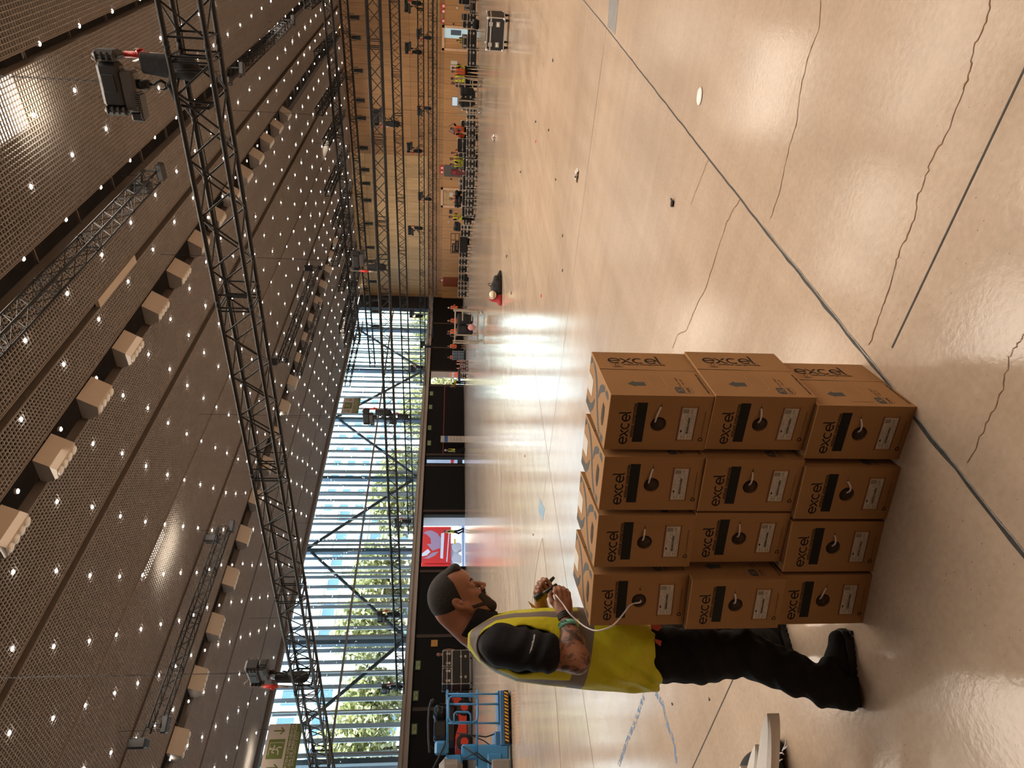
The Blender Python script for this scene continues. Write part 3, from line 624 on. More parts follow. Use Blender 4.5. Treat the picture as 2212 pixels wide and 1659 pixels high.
# ================================================================ SMOOTH BODIES
class Sdf:
    """distance grid filled with smoothly united round shapes, meshed with surface nets"""
    def __init__(s, lo, hi, h):
        s.lo = np.array(lo, float); s.h = h; s.n = np.ceil((np.array(hi) - s.lo) / h).astype(int) + 1
        s.F = np.full(s.n, .25, np.float32)
    def win(s, a, b, pad):
        i0 = np.maximum(((np.array(a) - pad - s.lo) / s.h).astype(int), 0); i1 = np.minimum(((np.array(b) + pad - s.lo) / s.h).astype(int) + 2, s.n)
        sl = tuple(slice(i, j) for i, j in zip(i0, i1))
        ax = [s.lo[k] + s.h * np.arange(i0[k], i1[k]) for k in range(3)]
        return sl, np.stack(np.meshgrid(*ax, indexing='ij'), -1)
    def mix(s, sl, d, k, sub=False):
        if d.size == 0: return
        A = s.F[sl]
        if sub: d = -d; h = np.clip(.5 - .5 * (A - d) / k, 0, 1); s.F[sl] = A * (1 - h) + d * h + k * h * (1 - h)
        else: h = np.clip(.5 + .5 * (d - A) / k, 0, 1); s.F[sl] = d * (1 - h) + A * h - k * h * (1 - h)
    def cap(s, a, b, ra, rb=None, k=.02, sub=False):
        rb = ra if rb is None else rb; a = np.array(a, float); b = np.array(b, float); r = max(ra, rb)
        sl, P = s.win(np.minimum(a, b), np.maximum(a, b), r + k + s.h * 2); ab = b - a
        t = np.clip(((P - a) @ ab) / max(ab @ ab, 1e-9), 0, 1)
        s.mix(sl, np.linalg.norm(P - a - t[..., None] * ab, axis=-1) - (ra + (rb - ra) * t), k, sub)
    def ell(s, c, r, k=.02, B=None, sub=False):
        c = np.array(c, float); r = np.array(r, float); m = r.max()
        sl, P = s.win(c, c, m + k + s.h * 2); Q = P - c
        if B is not None: Q = Q @ B
        k0 = np.linalg.norm(Q / r, axis=-1); k1 = np.linalg.norm(Q / (r * r), axis=-1)
        s.mix(sl, k0 * (k0 - 1) / np.maximum(k1, 1e-6), k, sub)
    def prof(s, tab, zlo, zhi, k=.02, grow=0., e=2.4):
        """trunk: rows of (z, back, front, half width)"""
        t = np.array(tab)
        sl, P = s.win((t[:, 1].min(), -t[:, 3].max(), zlo), (t[:, 2].max(), t[:, 3].max(), zhi), .06); z = P[..., 2]
        ba = np.interp(z, t[:, 0], t[:, 1]) - grow; fr = np.interp(z, t[:, 0], t[:, 2]) + grow; hw = np.interp(z, t[:, 0], t[:, 3]) + grow
        c = (ba + fr) / 2; a = (fr - ba) / 2
        q = ((np.abs(P[..., 0] - c) / a) ** e + (np.abs(P[..., 1]) / hw) ** e) ** (1 / e)
        d = (q - 1) * np.minimum(a, hw); d = np.maximum(d, np.maximum(zlo - z, z - zhi)); s.mix(sl, d, k)
    def fold(s, fn):
        sl, P = s.win(s.lo, s.lo + s.h * s.n, 0); s.F += fn(P[..., 0], P[..., 1], P[..., 2]).astype(np.float32)
    def mesh(s):
        F = s.F; I = F < 0; n = s.n
        c = [I[x:n[0] - 1 + x, y:n[1] - 1 + y, z:n[2] - 1 + z] for x in (0, 1) for y in (0, 1) for z in (0, 1)]
        su = sum(q.astype(np.int8) for q in c); act = np.argwhere((su > 0) & (su < 8))
        idx = -np.ones(n - 1, int); idx[tuple(act.T)] = np.arange(len(act)); acc = np.zeros((len(act), 3)); cnt = np.zeros(len(act))
        for ax in range(3):
            o = [a for a in range(3) if a != ax]
            for u in (0, 1):
                for v in (0, 1):
                    p = act.copy(); p[:, o[0]] += u; p[:, o[1]] += v; q = p.copy(); q[:, ax] += 1
                    fa = F[tuple(p.T)]; fb = F[tuple(q.T)]; cr = (fa < 0) != (fb < 0); t = fa / np.where(cr, fa - fb, 1)
                    pt = p.astype(float); pt[:, ax] += t; acc[cr] += pt[cr]; cnt[cr] += 1
        V = acc / cnt[:, None] * s.h + s.lo; Q = []
        for ax in range(3):
            o = [a for a in range(3) if a != ax]
            sa = [slice(None)] * 3; sb = [slice(None)] * 3; sa[ax] = slice(0, -1); sb[ax] = slice(1, None)
            e = np.argwhere(I[tuple(sa)] != I[tuple(sb)])
            e = e[(e[:, o[0]] > 0) & (e[:, o[1]] > 0) & (e[:, o[0]] < n[o[0]] - 1) & (e[:, o[1]] < n[o[1]] - 1)]
            g = []
            for du, dv in ((-1, -1), (0, -1), (0, 0), (-1, 0)):
                p = e.copy(); p[:, o[0]] += du; p[:, o[1]] += dv; g.append(idx[tuple(p.T)])
            Q.append(np.stack(g, 1))
        return V, np.concatenate(Q)
    def cut(s, fn):
        sl, P = s.win(s.lo, s.lo + s.h * s.n, 0); s.F = np.maximum(s.F, fn(P).astype(np.float32))
    def build(s, name, m, parent=None):
        V, Q = s.mesh(); b = MB(); b.v = V.tolist(); b.f = Q.tolist(); b.mi = [0] * len(b.f)
        return b.build(name, m, parent, True)

# ================================================================ THE WORKER
G0 = Vector((-2.52, 1.50, 0)); FW = Vector((.58, .815, 0)).normalized(); NR = Vector((FW.y, -FW.x, 0))
def mp(x, y, n=0.):
    """point of the photo on the worker's plane, moved n metres towards his right side; local (forward, left, up)"""
    d = Vector(ray(x, y)); o = Vector(CC); t = ((G0 + NR * n) - o).dot(NR) / d.dot(NR); p = o + d * t - G0
    return (p.dot(FW), -n, p.z)
MAN = thing('person', 'worker in yellow vest and black clothes pulling cable beside the carton stack', 'person', G0, math.atan2(FW.y, FW.x))
def skinmat(name, tattoo):
    m = mat(name, (.31, .135, .078), .5, var=.10, vscale=12, bump=.08, bscale=90); nt = m.node_tree; N = nt.nodes; L = nt.links; b = N['Principled BSDF']
    b.inputs['Subsurface Weight'].default_value = .08; b.inputs['Subsurface Radius'].default_value = (.01, .004, .002)
    if tattoo:
        src = b.inputs['Base Color'].links[0].from_socket; tc = N.new('ShaderNodeTexCoord'); w = N.new('ShaderNodeTexNoise'); w.inputs['Scale'].default_value = 17; w.inputs['Detail'].default_value = 3; w.inputs['Distortion'].default_value = 1.6
        L.new(tc.outputs['Object'], w.inputs[0]); r = N.new('ShaderNodeValToRGB'); e = r.color_ramp.elements; e[0].position = .44; e[1].position = .56; L.new(w.outputs[0], r.inputs[0])
        mx = N.new('ShaderNodeMix'); mx.data_type = 'RGBA'; L.new(r.outputs[0], mx.inputs['Factor']); L.new(src, mx.inputs['A']); mx.inputs['B'].default_value = (.075, .042, .032, 1); L.new(mx.outputs['Result'], b.inputs['Base Color'])
    return m
MT['skin'] = skinmat('skin', False); MT['tattoo'] = skinmat('tattooed skin', True); MT['hair'] = mat('short dark brown hair', (.016, .010, .007), .7, var=.5, vscale=160, bump=.8, bscale=260)
MT['beard'] = mat('dark brown beard', (.035, .02, .012), .75, var=.5, vscale=200, bump=.8, bscale=300)
MT['cloth'] = mat('black work cloth', (.010, .010, .011), .85, bump=.5, bscale=16, var=.3, vscale=4, spec=.2); MT['shirt'] = mat('black jersey', (.009, .009, .012), .8, bump=.4, bscale=14, spec=.2)
HC = np.array([.24, 0, 1.555]); q_ = .7071; HB = np.array([[q_, 0, q_], [0, 1, 0], [-q_, 0, q_]])      # columns: forward, left, up of the bowed head
def hp(f, l, u): return HC + HB @ np.array([f, l, u])
TOR = [(.70, -.12, .12, .17), (.80, -.13, .13, .175), (.95, -.125, .15, .165), (1.05, -.117, .16, .158), (1.2, -.10, .158, .172), (1.32, -.082, .15, .19), (1.40, -.045, .135, .185), (1.46, -.01, .115, .13), (1.50, .035, .10, .06)]
bd = Sdf((-.16, -.34, .76), (.39, .34, 1.70), .0042)
bd.prof(TOR, .80, 1.49, grow=-.012)
def head(sd, g=0.):
    E = lambda c, r, k=.02: sd.ell(hp(*c), np.array(r) + g, k, HB)
    Cc = lambda a, b, ra, rb=None, k=.015: sd.cap(hp(*a), hp(*b), ra + g, (rb if rb is not None else ra) + g, k)
    E((-.012, 0, .018), (.098, .074, .080)); E((-.045, 0, -.012), (.072, .070, .072)); E((.028, 0, .018), (.055, .060, .062))
    E((.022, 0, -.065), (.056, .058, .072)); E((.045, 0, -.118), (.034, .036, .034))
    for sg in (-1, 1):
        Cc((-.015, sg * .052, -.07), (.045, sg * .022, -.133), .020, .017); Cc((.040, sg * .036, -.052), (.052, sg * .028, -.062), .020)
        Cc((.066, sg * .012, -.010), (.056, sg * .040, -.014), .012, .010, .012)
    Cc((.074, 0, -.020), (.100, 0, -.060), .0085, .0125, .008)
    for sg in (-1, 1): Cc((.088, sg * .011, -.069), (.090, sg * .012, -.066), .0085, None, .006)
    Cc((.080, -.012, -.090), (.080, .012, -.090), .0065, None, .008); Cc((.078, -.012, -.106), (.078, .012, -.106), .0075, None, .008); Cc((.062, -.01, -.137), (.062, .01, -.137), .018, None, .015)
head(bd)
for sg in (-1, 1): bd.ell(hp(.083, sg * .034, -.033), (.015, .017, .011), .012, HB, True); bd.ell(hp(.062, sg * .033, -.034), (.014, .014, .013), .006, HB)
bd.cap(hp(.088, -.016, -.098), hp(.088, .016, -.098), .003, .003, .004, True)
for sg in (-1, 1):      # ears
    er = Matrix.Rotation(math.radians(-14), 3, 'Y'); EB = HB @ np.array(er)
    bd.ell(hp(-.022, sg * .074, -.042), (.019, .010, .033), .006, EB); bd.ell(hp(-.017, sg * .083, -.038), (.011, .006, .021), .005, EB, True); bd.cap(hp(-.012, sg * .077, -.045), hp(-.010, sg * .076, -.052), .006, .004, .004); bd.ell(hp(-.012, sg * .074, -.072), (.008, .006, .009), .006, EB)
bd.cap((.150, 0, 1.545), (.055, 0, 1.42), .058, .068, .03); bd.cap((.185, 0, 1.50), (.085, 0, 1.41), .045, .055, .03); bd.cap((.16, 0, 1.58), (.09, 0, 1.50), .045, .05, .03)
# arms: near (right) and far (left)
SHR, ELR, WRR = (.045, -.172, 1.375), (-.004, -.240, 1.106), (.147, -.128, 1.128)
SHL, ELL, WRL = (.045, .172, 1.375), (.02, .235, 1.13), (.185, .085, 1.192)
for sh, el, wr in ((SHR, ELR, WRR), (SHL, ELL, WRL)):
    bd.cap(sh, el, .058, .047, .03); mid = tuple(np.array(el) * .62 + np.array(wr) * .38); bd.cap(el, mid, .045, .046, .02); bd.cap(mid, wr, .044, .027, .02)
def finger(a, b, c, d, r, k=.0035): bd.cap(a, b, r, r * .95, k); bd.cap(b, c, r * .95, r * .88, k); bd.cap(c, d, r * .88, r * .8, k)
# right hand: closed round the tool, back of the hand to the lens
pw = np.array(WRR); YO = -.045
def c_(a, b, *r): bd.cap((a[0], a[1] + YO, a[2]), (b[0], b[1] + YO, b[2]), *r)
bd.cap(pw, (.168, -.068 + YO, 1.128), .026, .029, .012); c_((.168, -.07, 1.140), (.212, -.066, 1.146), .022, .017, .012); c_((.168, -.07, 1.116), (.204, -.068, 1.112), .022, .017, .012); bd.ell((.190, -.064 + YO, 1.128), (.030, .019, .030), .012)
for i, (zz, ss) in enumerate(((1.154, .222), (1.138, .226), (1.121, .222), (1.106, .214))):
    finger((ss - .012, -.074 + YO, zz), (ss + .018, -.066 + YO, zz + .006 - i * .002), (ss + .030, -.044 + YO, zz + .004), (ss + .010, -.030 + YO, zz + .001), (.0098, .0102, .0096, .0085)[i])
c_((.170, -.052, 1.144), (.200, -.042, 1.170), .014, .011, .01); c_((.200, -.042, 1.170), (.226, -.030, 1.176), .0108, .0098, .004); c_((.226, -.030, 1.176), (.247, -.020, 1.168), .0098, .0085, .004)
# left hand: a fist round the dark handle, fingers coming over towards the lens
bd.cap(WRL, (.212, .072, 1.197), .026, .028, .012); bd.ell((.236, .050, 1.200), (.032, .022, .028), .012)
for i, (s_, zz) in enumerate(((.291, 1.186), (.277, 1.202), (.260, 1.213), (.243, 1.219))):
    finger((s_ - .016, .050, zz + .000), (s_ - .002, .022, zz + .006), (s_ - .004, .000, zz - .006), (s_ - .020, .002, zz - .022), (.0096, .010, .0095, .0085)[i])
bd.cap((.222, .045, 1.182), (.240, .018, 1.166), .013, .0105, .008); bd.cap((.240, .018, 1.166), (.262, .000, 1.160), .0105, .009, .004)
V, Q = bd.mesh(); b = MB(); b.v = V.tolist(); b.f = Q.tolist()
ce = V[Q].mean(1); arm = (np.abs(ce[:, 1]) > .085) & (ce[:, 2] < 1.30) & (ce[:, 0] < .150) & (ce[:, 1] < 0); b.mi = arm.astype(int).tolist()
b.build('body', [MT['skin'], MT['tattoo']], MAN, True)
# hair cap, beard, brows
hr = Sdf((.04, -.11, 1.44), (.39, .11, 1.70), .0035); head(hr, .0035); hr.ell(hp(.058, 0, .072), (.026, .042, .018), .02, HB)
def HR_(P):
    q = (P - HC) @ HB; f, l, u = q[..., 0], np.abs(q[..., 1]), q[..., 2]
    line = np.where(f > .02, .050 + np.maximum(0, l - .036) * 1.1 + np.maximum(0, .07 - f) * .1, np.where(f > -.005, .066 + (f - .03) * 3.2, -.048 + (f + .005) * .75))
    return np.maximum((line - u) * .8, -.10 + 0 * u)
hr.cut(HR_); hr.build('hair', MT['hair'], MAN)
be = Sdf((.10, -.08, 1.36), (.34, .08, 1.56), .003); head(be, .0032); be.cap(hp(.066, -.012, -.142), hp(.066, .012, -.142), .021, .021, .012)
def BE_(P):
    q = (P - HC) @ HB; f, l, u = q[..., 0], np.abs(q[..., 1]), q[..., 2]
    chin = np.maximum(u + .110, .050 - f); jaw = np.maximum(np.maximum(np.abs(u + .112 + (.05 - f) * -.55) - .009, -(f - .008)), f - .055)
    mou = np.maximum(np.maximum(u + .074, -(u + .089)), np.maximum(.058 - f, l - .030)); side = np.maximum(np.maximum(u + .07, .052 - f), .022 - l)
    return np.minimum(np.minimum(chin, jaw), np.minimum(mou, np.maximum(side, u + .074)))
be.cut(BE_); be.build('beard', MT['beard'], MAN)
for sg in (-1, 1):
    MB().tube([hp(.084, sg * .014, -.012), hp(.082, sg * .028, -.007), hp(.070, sg * .043, -.010)], [.003, .0035, .002], 6).build('eyebrow', MT['hair'], MAN, True)
    MB().tube([hp(.0755, sg * .022, -.040), hp(.0765, sg * .033, -.0425), hp(.070, sg * .044, -.040)], [.0012, .0018, .0012], 6).build('eyelash', MT['hair'], MAN, True)
# shirt: trunk, sleeves, collar
sh = Sdf((-.17, -.34, .80), (.30, .34, 1.56), .005); sh.prof(TOR, .80, 1.50, grow=.0)
for sg in (-1, 1): sh.cap((.045, sg * .17, 1.385), (.022 if sg < 0 else .03, sg * .232, 1.215), .074, .070, .04)
sh.cut(lambda P: np.where(np.abs(P[..., 1]) > .16, (1.178 + (P[..., 0] - .02) * -.15) - P[..., 2], -1.))
sh.cap((.16, 0, 1.58), (.10, 0, 1.47), .062, .066, .01, True)
sh.fold(lambda x, y, z: .0028 * np.sin(55 * z + 60 * x + 4 * np.sin(20 * z)))
sh.build('shirt', MT['shirt'], MAN)
cl = Sdf((-.02, -.12, 1.34), (.24, .12, 1.60), .004); A_c, B_c = np.array((.148, 0, 1.522)), np.array((.088, 0, 1.425)); cl.cap(A_c, B_c, .079, .086, .01)
ax_ = (A_c - B_c) / np.linalg.norm(A_c - B_c)
cl.cut(lambda P: np.maximum((P - A_c) @ ax_ + .028, -((P - B_c) @ ax_) - .0)); cl.cap((.19, 0, 1.60), (.06, 0, 1.38), .064, .072, .008, True); cl.build('collar', MT['shirt'], MAN)
tx = MB(); v, f = textmesh('www.prietworks.com', .019, .0003, 0); o = mp(1140.5, 1425, .262)
P1 = mp(1140.5, 1425, .262); P2 = mp(1156, 1371, .262); e1 = (Vector(P2) - Vector(P1)); ln = e1.length; e1.normalize(); wdt = max(p[0] for p in v); sc_ = ln / wdt
e2 = Vector((0, 0, 1)); e2 = (e2 - e1 * e2.dot(e1)).normalized()
axl = Vector((.03, -.205, 1.30))
for (X, Y, Z) in v:
    p = Vector(P1) + e1 * (X * sc_) + e2 * (Y * sc_); tt = (1.385 - p.z) / .17; c = Vector((.045 - .023 * tt, -.17 - .062 * tt, p.z)); d = Vector((p.x - c.x, 0, 0)).x; rr = .0775
    p.y = c.y - math.sqrt(max(rr * rr - d * d, .0001)); tx.v.append(tuple(p))
tx.f = f; tx.mi = [0] * len(f); tx.build('sleeve_print', MT['white'], MAN)
# vest with grey reflective bands
vm = mat('fluorescent yellow vest', (.72, .70, .02), .6, bump=.75, bscale=9); N = vm.node_tree.nodes; L = vm.node_tree.links; b_ = N['Principled BSDF']
tc = N.new('ShaderNodeTexCoord'); sp = N.new('ShaderNodeSeparateXYZ'); L.new(tc.outputs['Object'], sp.inputs[0])
def mth(op, a, b=None, c=None):
    n = N.new('ShaderNodeMath'); n.operation = op
    for i, v in enumerate((a, b, c)):
        if v is None: continue
        if isinstance(v, (int, float)): n.inputs[i].default_value = v
        else: L.new(v, n.inputs[i])
    return n.outputs[0]
X, Y, Z = sp.outputs; band = mth('LESS_THAN', mth('ABSOLUTE', mth('SUBTRACT', mth('ADD', Z, mth('MULTIPLY', X, .2)), 1.070)), .031)
ya = mth('ABSOLUTE', Y); br = mth('MULTIPLY', mth('LESS_THAN', mth('ABSOLUTE', mth('SUBTRACT', ya, .118)), .022), mth('GREATER_THAN', mth('ADD', Z, mth('MULTIPLY', X, .2)), 1.1))
fac = mth('MAXIMUM', band, br); mx = N.new('ShaderNodeMix'); mx.data_type = 'RGBA'; L.new(fac, mx.inputs['Factor']); mx.inputs['A'].default_value = (.60, .57, .012, 1); mx.inputs['B'].default_value = (.20, .175, .155, 1); L.new(mx.outputs['Result'], b_.inputs['Base Color'])
VT = [(.76, -.142, .125, .185), (.80, -.146, .14, .19), (.95, -.140, .165, .18), (1.05, -.131, .178, .173), (1.2, -.113, .176, .187), (1.32, -.095, .167, .205), (1.40, -.060, .155, .20), (1.46, -.022, .13, .15), (1.505, .03, .115, .085)]
ve = Sdf((-.17, -.24, .74), (.22, .24, 1.56), .004); ve.prof(VT, .772, 1.505, grow=0, e=2.6)
ve.cut(lambda P: (.772 + .02 * np.sin(P[..., 0] * 22 + 1) * .5 + .012 * np.sin(P[..., 1] * 30)) - P[..., 2])
for sg in (-1, 1): ve.cap((.035, sg * .16, 1.40), (.035, sg * .32, 1.40), .078, .09, .006, True); ve.cap((.03, sg * .165, 1.30), (.03, sg * .32, 1.26), .086, .1, .006, True); ve.cap((.025, sg * .17, 1.24), (.03, sg * .32, 1.2), .075, .1, .006, True)
ve.cap((.17, 0, 1.60), (.088, 0, 1.40), .088, .092, .006, True); ve.cap((.20, 0, 1.45), (.20, 0, 1.22), .07, .03, .006, True)
ve.fold(lambda x, y, z: np.clip((1.12 - z) * 4, .15, 1) * (.0050 * np.sin(30 * z + 38 * x + 5 * np.sin(13 * y + 4 * z)) + .0032 * np.sin(70 * x - 45 * z + 3 * np.sin(21 * y))) * np.clip(np.abs(y) * 9, 0, 1))
ve.build('vest', vm, MAN)
# trousers, shoes
tr = Sdf((-.30, -.30, .02), (.20, .42, .90), .006)
tr.prof([(.70, -.108, .10, .16), (.80, -.105, .11, .165), (.9, -.10, .12, .155)], .70, .88, .04)
KN, AN = (.0, -.145, .43), (-.125, -.185, .13); tr.cap((.0, -.072, .80), (-.005, -.115, .60), .092, .100, .04); tr.cap((-.005, -.115, .60), KN, .098, .082, .04); tr.cap(KN, (-.062, -.165, .27), .080, .076, .03); tr.cap((-.062, -.165, .27), AN, .076, .066, .03); tr.cap(AN, (-.14, -.187, .055), .066, .068, .02)
tr.cap((.045, -.14, .41), (.035, -.14, .37), .045, .04, .03); tr.cap((-.105, -.18, .12), (-.06, -.18, .10), .05, .05, .03)
tr.cap((0, .075, .80), (.05, .20, .45), .092, .08, .04); tr.cap((.05, .20, .45), (.0, .35, .10), .08, .064, .03); tr.fold(lambda x, y, z: .0055 * np.sin(46 * z + 22 * x + 3 * np.sin(30 * y)) * np.clip(1.3 - np.abs(z - .28) * 3.2, .25, 1) + .003 * np.sin(95 * z - 40 * x))
tr.build('trousers', MT['cloth'], MAN)
def shoe(ox, oy, rz, parent):
    M_ = T(ox, oy, 0) @ R(rz); s1 = Sdf((-.10, -.07, 0), (.22, .07, .16), .004)
    s1.cap((-.045, 0, .065), (.06, 0, .055), .042, .042, .03); s1.cap((.05, 0, .052), (.155, .0, .040), .044, .036, .03); s1.cap((-.05, 0, .07), (-.04, 0, .115), .040, .040, .02); s1.cap((.0, 0, .10), (.09, 0, .062), .034, .028, .03); s1.cut(lambda P: .026 - P[..., 2]); o = s1.build('shoe', MT['cloth'], parent); o.matrix_local = M_
    so = MB(); pts = [(-.095, 0), (-.085, .036), (-.04, .044), (.03, .036), (.09, .048), (.15, .046), (.19, .025), (.198, 0), (.19, -.025), (.15, -.046), (.09, -.048), (.03, -.036), (-.04, -.044), (-.085, -.036)]
    so.prism(pts, .004, .034); x = -.085
    while x < .18: so.box(x, x + .014, -.045, .045, 0, .010); x += .024
    so.build('sole', MT['rubber'], o); return o
ha = Vector(onz(1850, 1518)) - G0; tb = Vector(onz(1834, 1380)) - G0
hl = Vector((ha.dot(FW), -ha.dot(NR), 0)); tl = Vector((tb.dot(FW), -tb.dot(NR), 0)); dr = (tl - hl); an = math.atan2(dr.y, dr.x)
s_n = shoe(hl.x + math.cos(an) * .075, hl.y + math.sin(an) * .075 + .01, an, MAN); shoe(.03, .365, .35, MAN)
lg = MB(); v, f = textmesh('On', .030, .0005, 0); lg.add(v, f, frame((-.045, -.0435, .062), (1, 0, 0), (0, .25, 1), (0, -1, 0))); lg.build('shoe_logo', MT['white'], s_n)
# wristbands, tool, ring, pocket tabs
el, wr = Vector(ELR), Vector(WRR); ad = (wr - el).normalized(); sd_ = ad.cross(Vector((0, 0, 1))).normalized(); up_ = sd_.cross(ad)
def band(name, t0, t1, r, m):
    a = el.lerp(wr, t0); c = el.lerp(wr, t1); b = MB(); b.tube([a, c], [r[0], r[1]], 24); return b.build(name, m, MAN, True)
for i in range(4): band('wristband', .885 + i * .042, .915 + i * .042, (.0345 - i * .0012, .034 - i * .0012), MT['black'] if i != 2 else mat('dark grey band', (.03, .028, .028), .5))
band('paper_wristband', .70, .80, (.0405, .0375), mat('mint green wristband', (.22, .62, .47), .5))
v, f = textmesh('Gartner', .024, .0006, 0); g = MB(); L0 = max(p[0] for p in v)
for (x, y, z) in v:
    th = math.radians(70) - (x - L0 / 2) / .038; c = el.lerp(wr, .79 - y / .26); rr = .0400 - (.79 - .70) * 0; q = -sd_ * 0
    p = c + (sd_ * math.cos(th) + up_ * math.sin(th)) * .0412; g.v.append(tuple(p))
g.f = f; g.mi = [0] * len(f); g.build('wristband_print', MT['ink'], MAN)
MB().tube([Vector(WRL).lerp(Vector(ELL), .10), Vector(WRL).lerp(Vector(ELL), .17)], [.031, .032], 20).build('watch_strap', MT['rubber'], MAN, True)
rg = MB(); rg.tube([Vector((.2475 + .0 * k, .026 + .0115 * math.cos(k * PI / 8), 1.216 + .0115 * math.sin(k * PI / 8))) for k in range(17)], .0016, 6); rg.build('ring', MT['steel'], MAN, True)
tl_ = thing('cable_stripper', 'dark handled cable tool gripped in both hands of the worker', 'hand tool', G0, math.atan2(FW.y, FW.x))
a1, a2, a3, a4 = Vector(mp(1156, 1294, -.0)), Vector(mp(1172, 1281, -.005)), Vector(mp(1188, 1256, -.03)), Vector(mp(1197, 1247, -.03))
MB().tube([a1 + (a1 - a2) * .05, a1, a2, a3, a4], [.008, .0145, .012, .009, .006], 10).build('handle', MT['plast'], tl_, True)
b1, b2 = Vector(mp(1181, 1278, .07)), Vector(mp(1202, 1263, .07)); MB().tube([a2, b1, b2, b2 + (b2 - b1) * .06], [.006, .008, .0075, .004], 8).build('jaw', MT['plast'], tl_, True)
MB().prism([(.09, .774), (.10, .80), (.115, .80), (.12, .77), (.105, .755)], -.182, -.176, 'y').build('tool_loop', mat('orange red strap', (.55, .08, .04), .6), MAN)
MB().prism([(.035, .770), (.05, .79), (.062, .79), (.055, .765)], -.190, -.184, 'y').build('pocket_tab', bpy.data.materials['orange red strap'], MAN)
MB().prism([(.178, 1.245), (.205, 1.262), (.185, 1.235), (.176, 1.225)], -.03, -.025, 'y').build('badge_card', mat('amber plastic card', (.45, .24, .02), .4), MAN)
cb = MB(); hc = bpy.data.objects['cable_carton.003']; hw = Matrix.Translation(hc.location) @ R(hc.rotation_euler[2]); cpts = [hw @ Vector((HX, .05, HZ)), hw @ Vector((HX - .002, -.004, HZ - .006))]
GM = Matrix.Translation(G0) @ R(math.atan2(FW.y, FW.x))
for (x, y, n) in ((1362, 1306, .34), (1345, 1328, .345), (1325, 1350, .345), (1303, 1360, .34), (1284, 1362, .32), (1264, 1354, .27), (1246, 1340, .22), (1230, 1325, .2), (1217, 1306, .16), (1203, 1288, .13), (1194, 1276, .085)): cpts.append(GM @ Vector(mp(x, y, n)))
sm_ = []
for i in range(len(cpts) - 1):
    p0, p1, p2, p3 = cpts[max(i - 1, 0)], cpts[i], cpts[i + 1], cpts[min(i + 2, len(cpts) - 1)]
    for k in range(6):
        t = k / 6; sm_.append(.5 * ((2 * p1) + (p2 - p0) * t + (2 * p0 - 5 * p1 + 4 * p2 - p3) * t * t + (3 * p1 - p0 - 3 * p2 + p3) * t ** 3))
tag(cb.tube(sm_, .0029, 8).build('network_cable', MT['cable'], None, True), 'white cable looping from the top carton to the hands of the worker', 'cable')

# ================================================================ TRUSSES
def truss(name, lbl, p0, p1, w=.34, h=.34, r=.024, pitch=.34, joint=2.5, grp='black lattice trusses', parts=True):
    p0, p1 = Vector(p0), Vector(p1); L_ = (p1 - p0).length; ex = (p1 - p0).normalized(); ez = Vector((0, 0, 1)); ey = ez.cross(ex).normalized(); ez = ex.cross(ey)
    M = frame(p0, ex, ey, ez)
    t = thing(name, lbl, 'truss', p0, 0, grp); t.matrix_world = M; MI_ = Matrix.Identity(4)
    C4 = [(-w / 2, h / 2), (w / 2, h / 2), (w / 2, -h / 2), (-w / 2, -h / 2)]
    for c in C4: MB().tube([(0, c[0], c[1]), (L_, c[0], c[1])], r, 10).build('chord', MT['trussm'], t, True)
    b = MB()
    n = max(1, round(L_ / joint)); sec = L_ / n; rb = r * .42
    for i in range(n):
        x0, x1 = i * sec + .12, (i + 1) * sec - .12; m = max(2, round((x1 - x0) / pitch)); m += m % 2; d = (x1 - x0) / m
        for fi in range(4):
            a, c = C4[fi], C4[(fi + 1) % 4]
            b.tube([(x0, *a), (x0, *c)], rb, 5, cap=False); b.tube([(x1, *a), (x1, *c)], rb, 5, cap=False)
            b.tube([(x0 - .05, *a), (x0 - .05, *c)], rb, 5, cap=False)
            for k in range(m):
                u, v = (a, c) if (k + fi) % 2 == 0 else (c, a); b.tube([(x0 + k * d, *u), (x0 + (k + 1) * d, *v)], rb, 5, cap=False)
        for c in C4:
            for e in (x0 - .11, x1 + .04): b.tube([(e, *c), (e + .07, *c)], r * 1.22, 8)
    b.build('bracing', MT['trussm'], t, True)
    return t, M, L_
def chainmesh(z0, z1, fine):
    b = MB()
    if not fine: b.tube([(0, 0, z0), (0, 0, z1)], .009, 5, cap=False); return b
    z = z0; k = 0; rl, rw, rt = .030, .013, .0042
    while z < z1:
        pts = []
        for i in range(9):
            a = 2 * PI * i / 8; u, v = rw * math.cos(a), rl * math.sin(a); pts.append((u, 0, z + v) if k % 2 == 0 else (0, u, z + v))
        b.tube(pts, rt, 4, cap=False); z += .047; k += 1
    return b
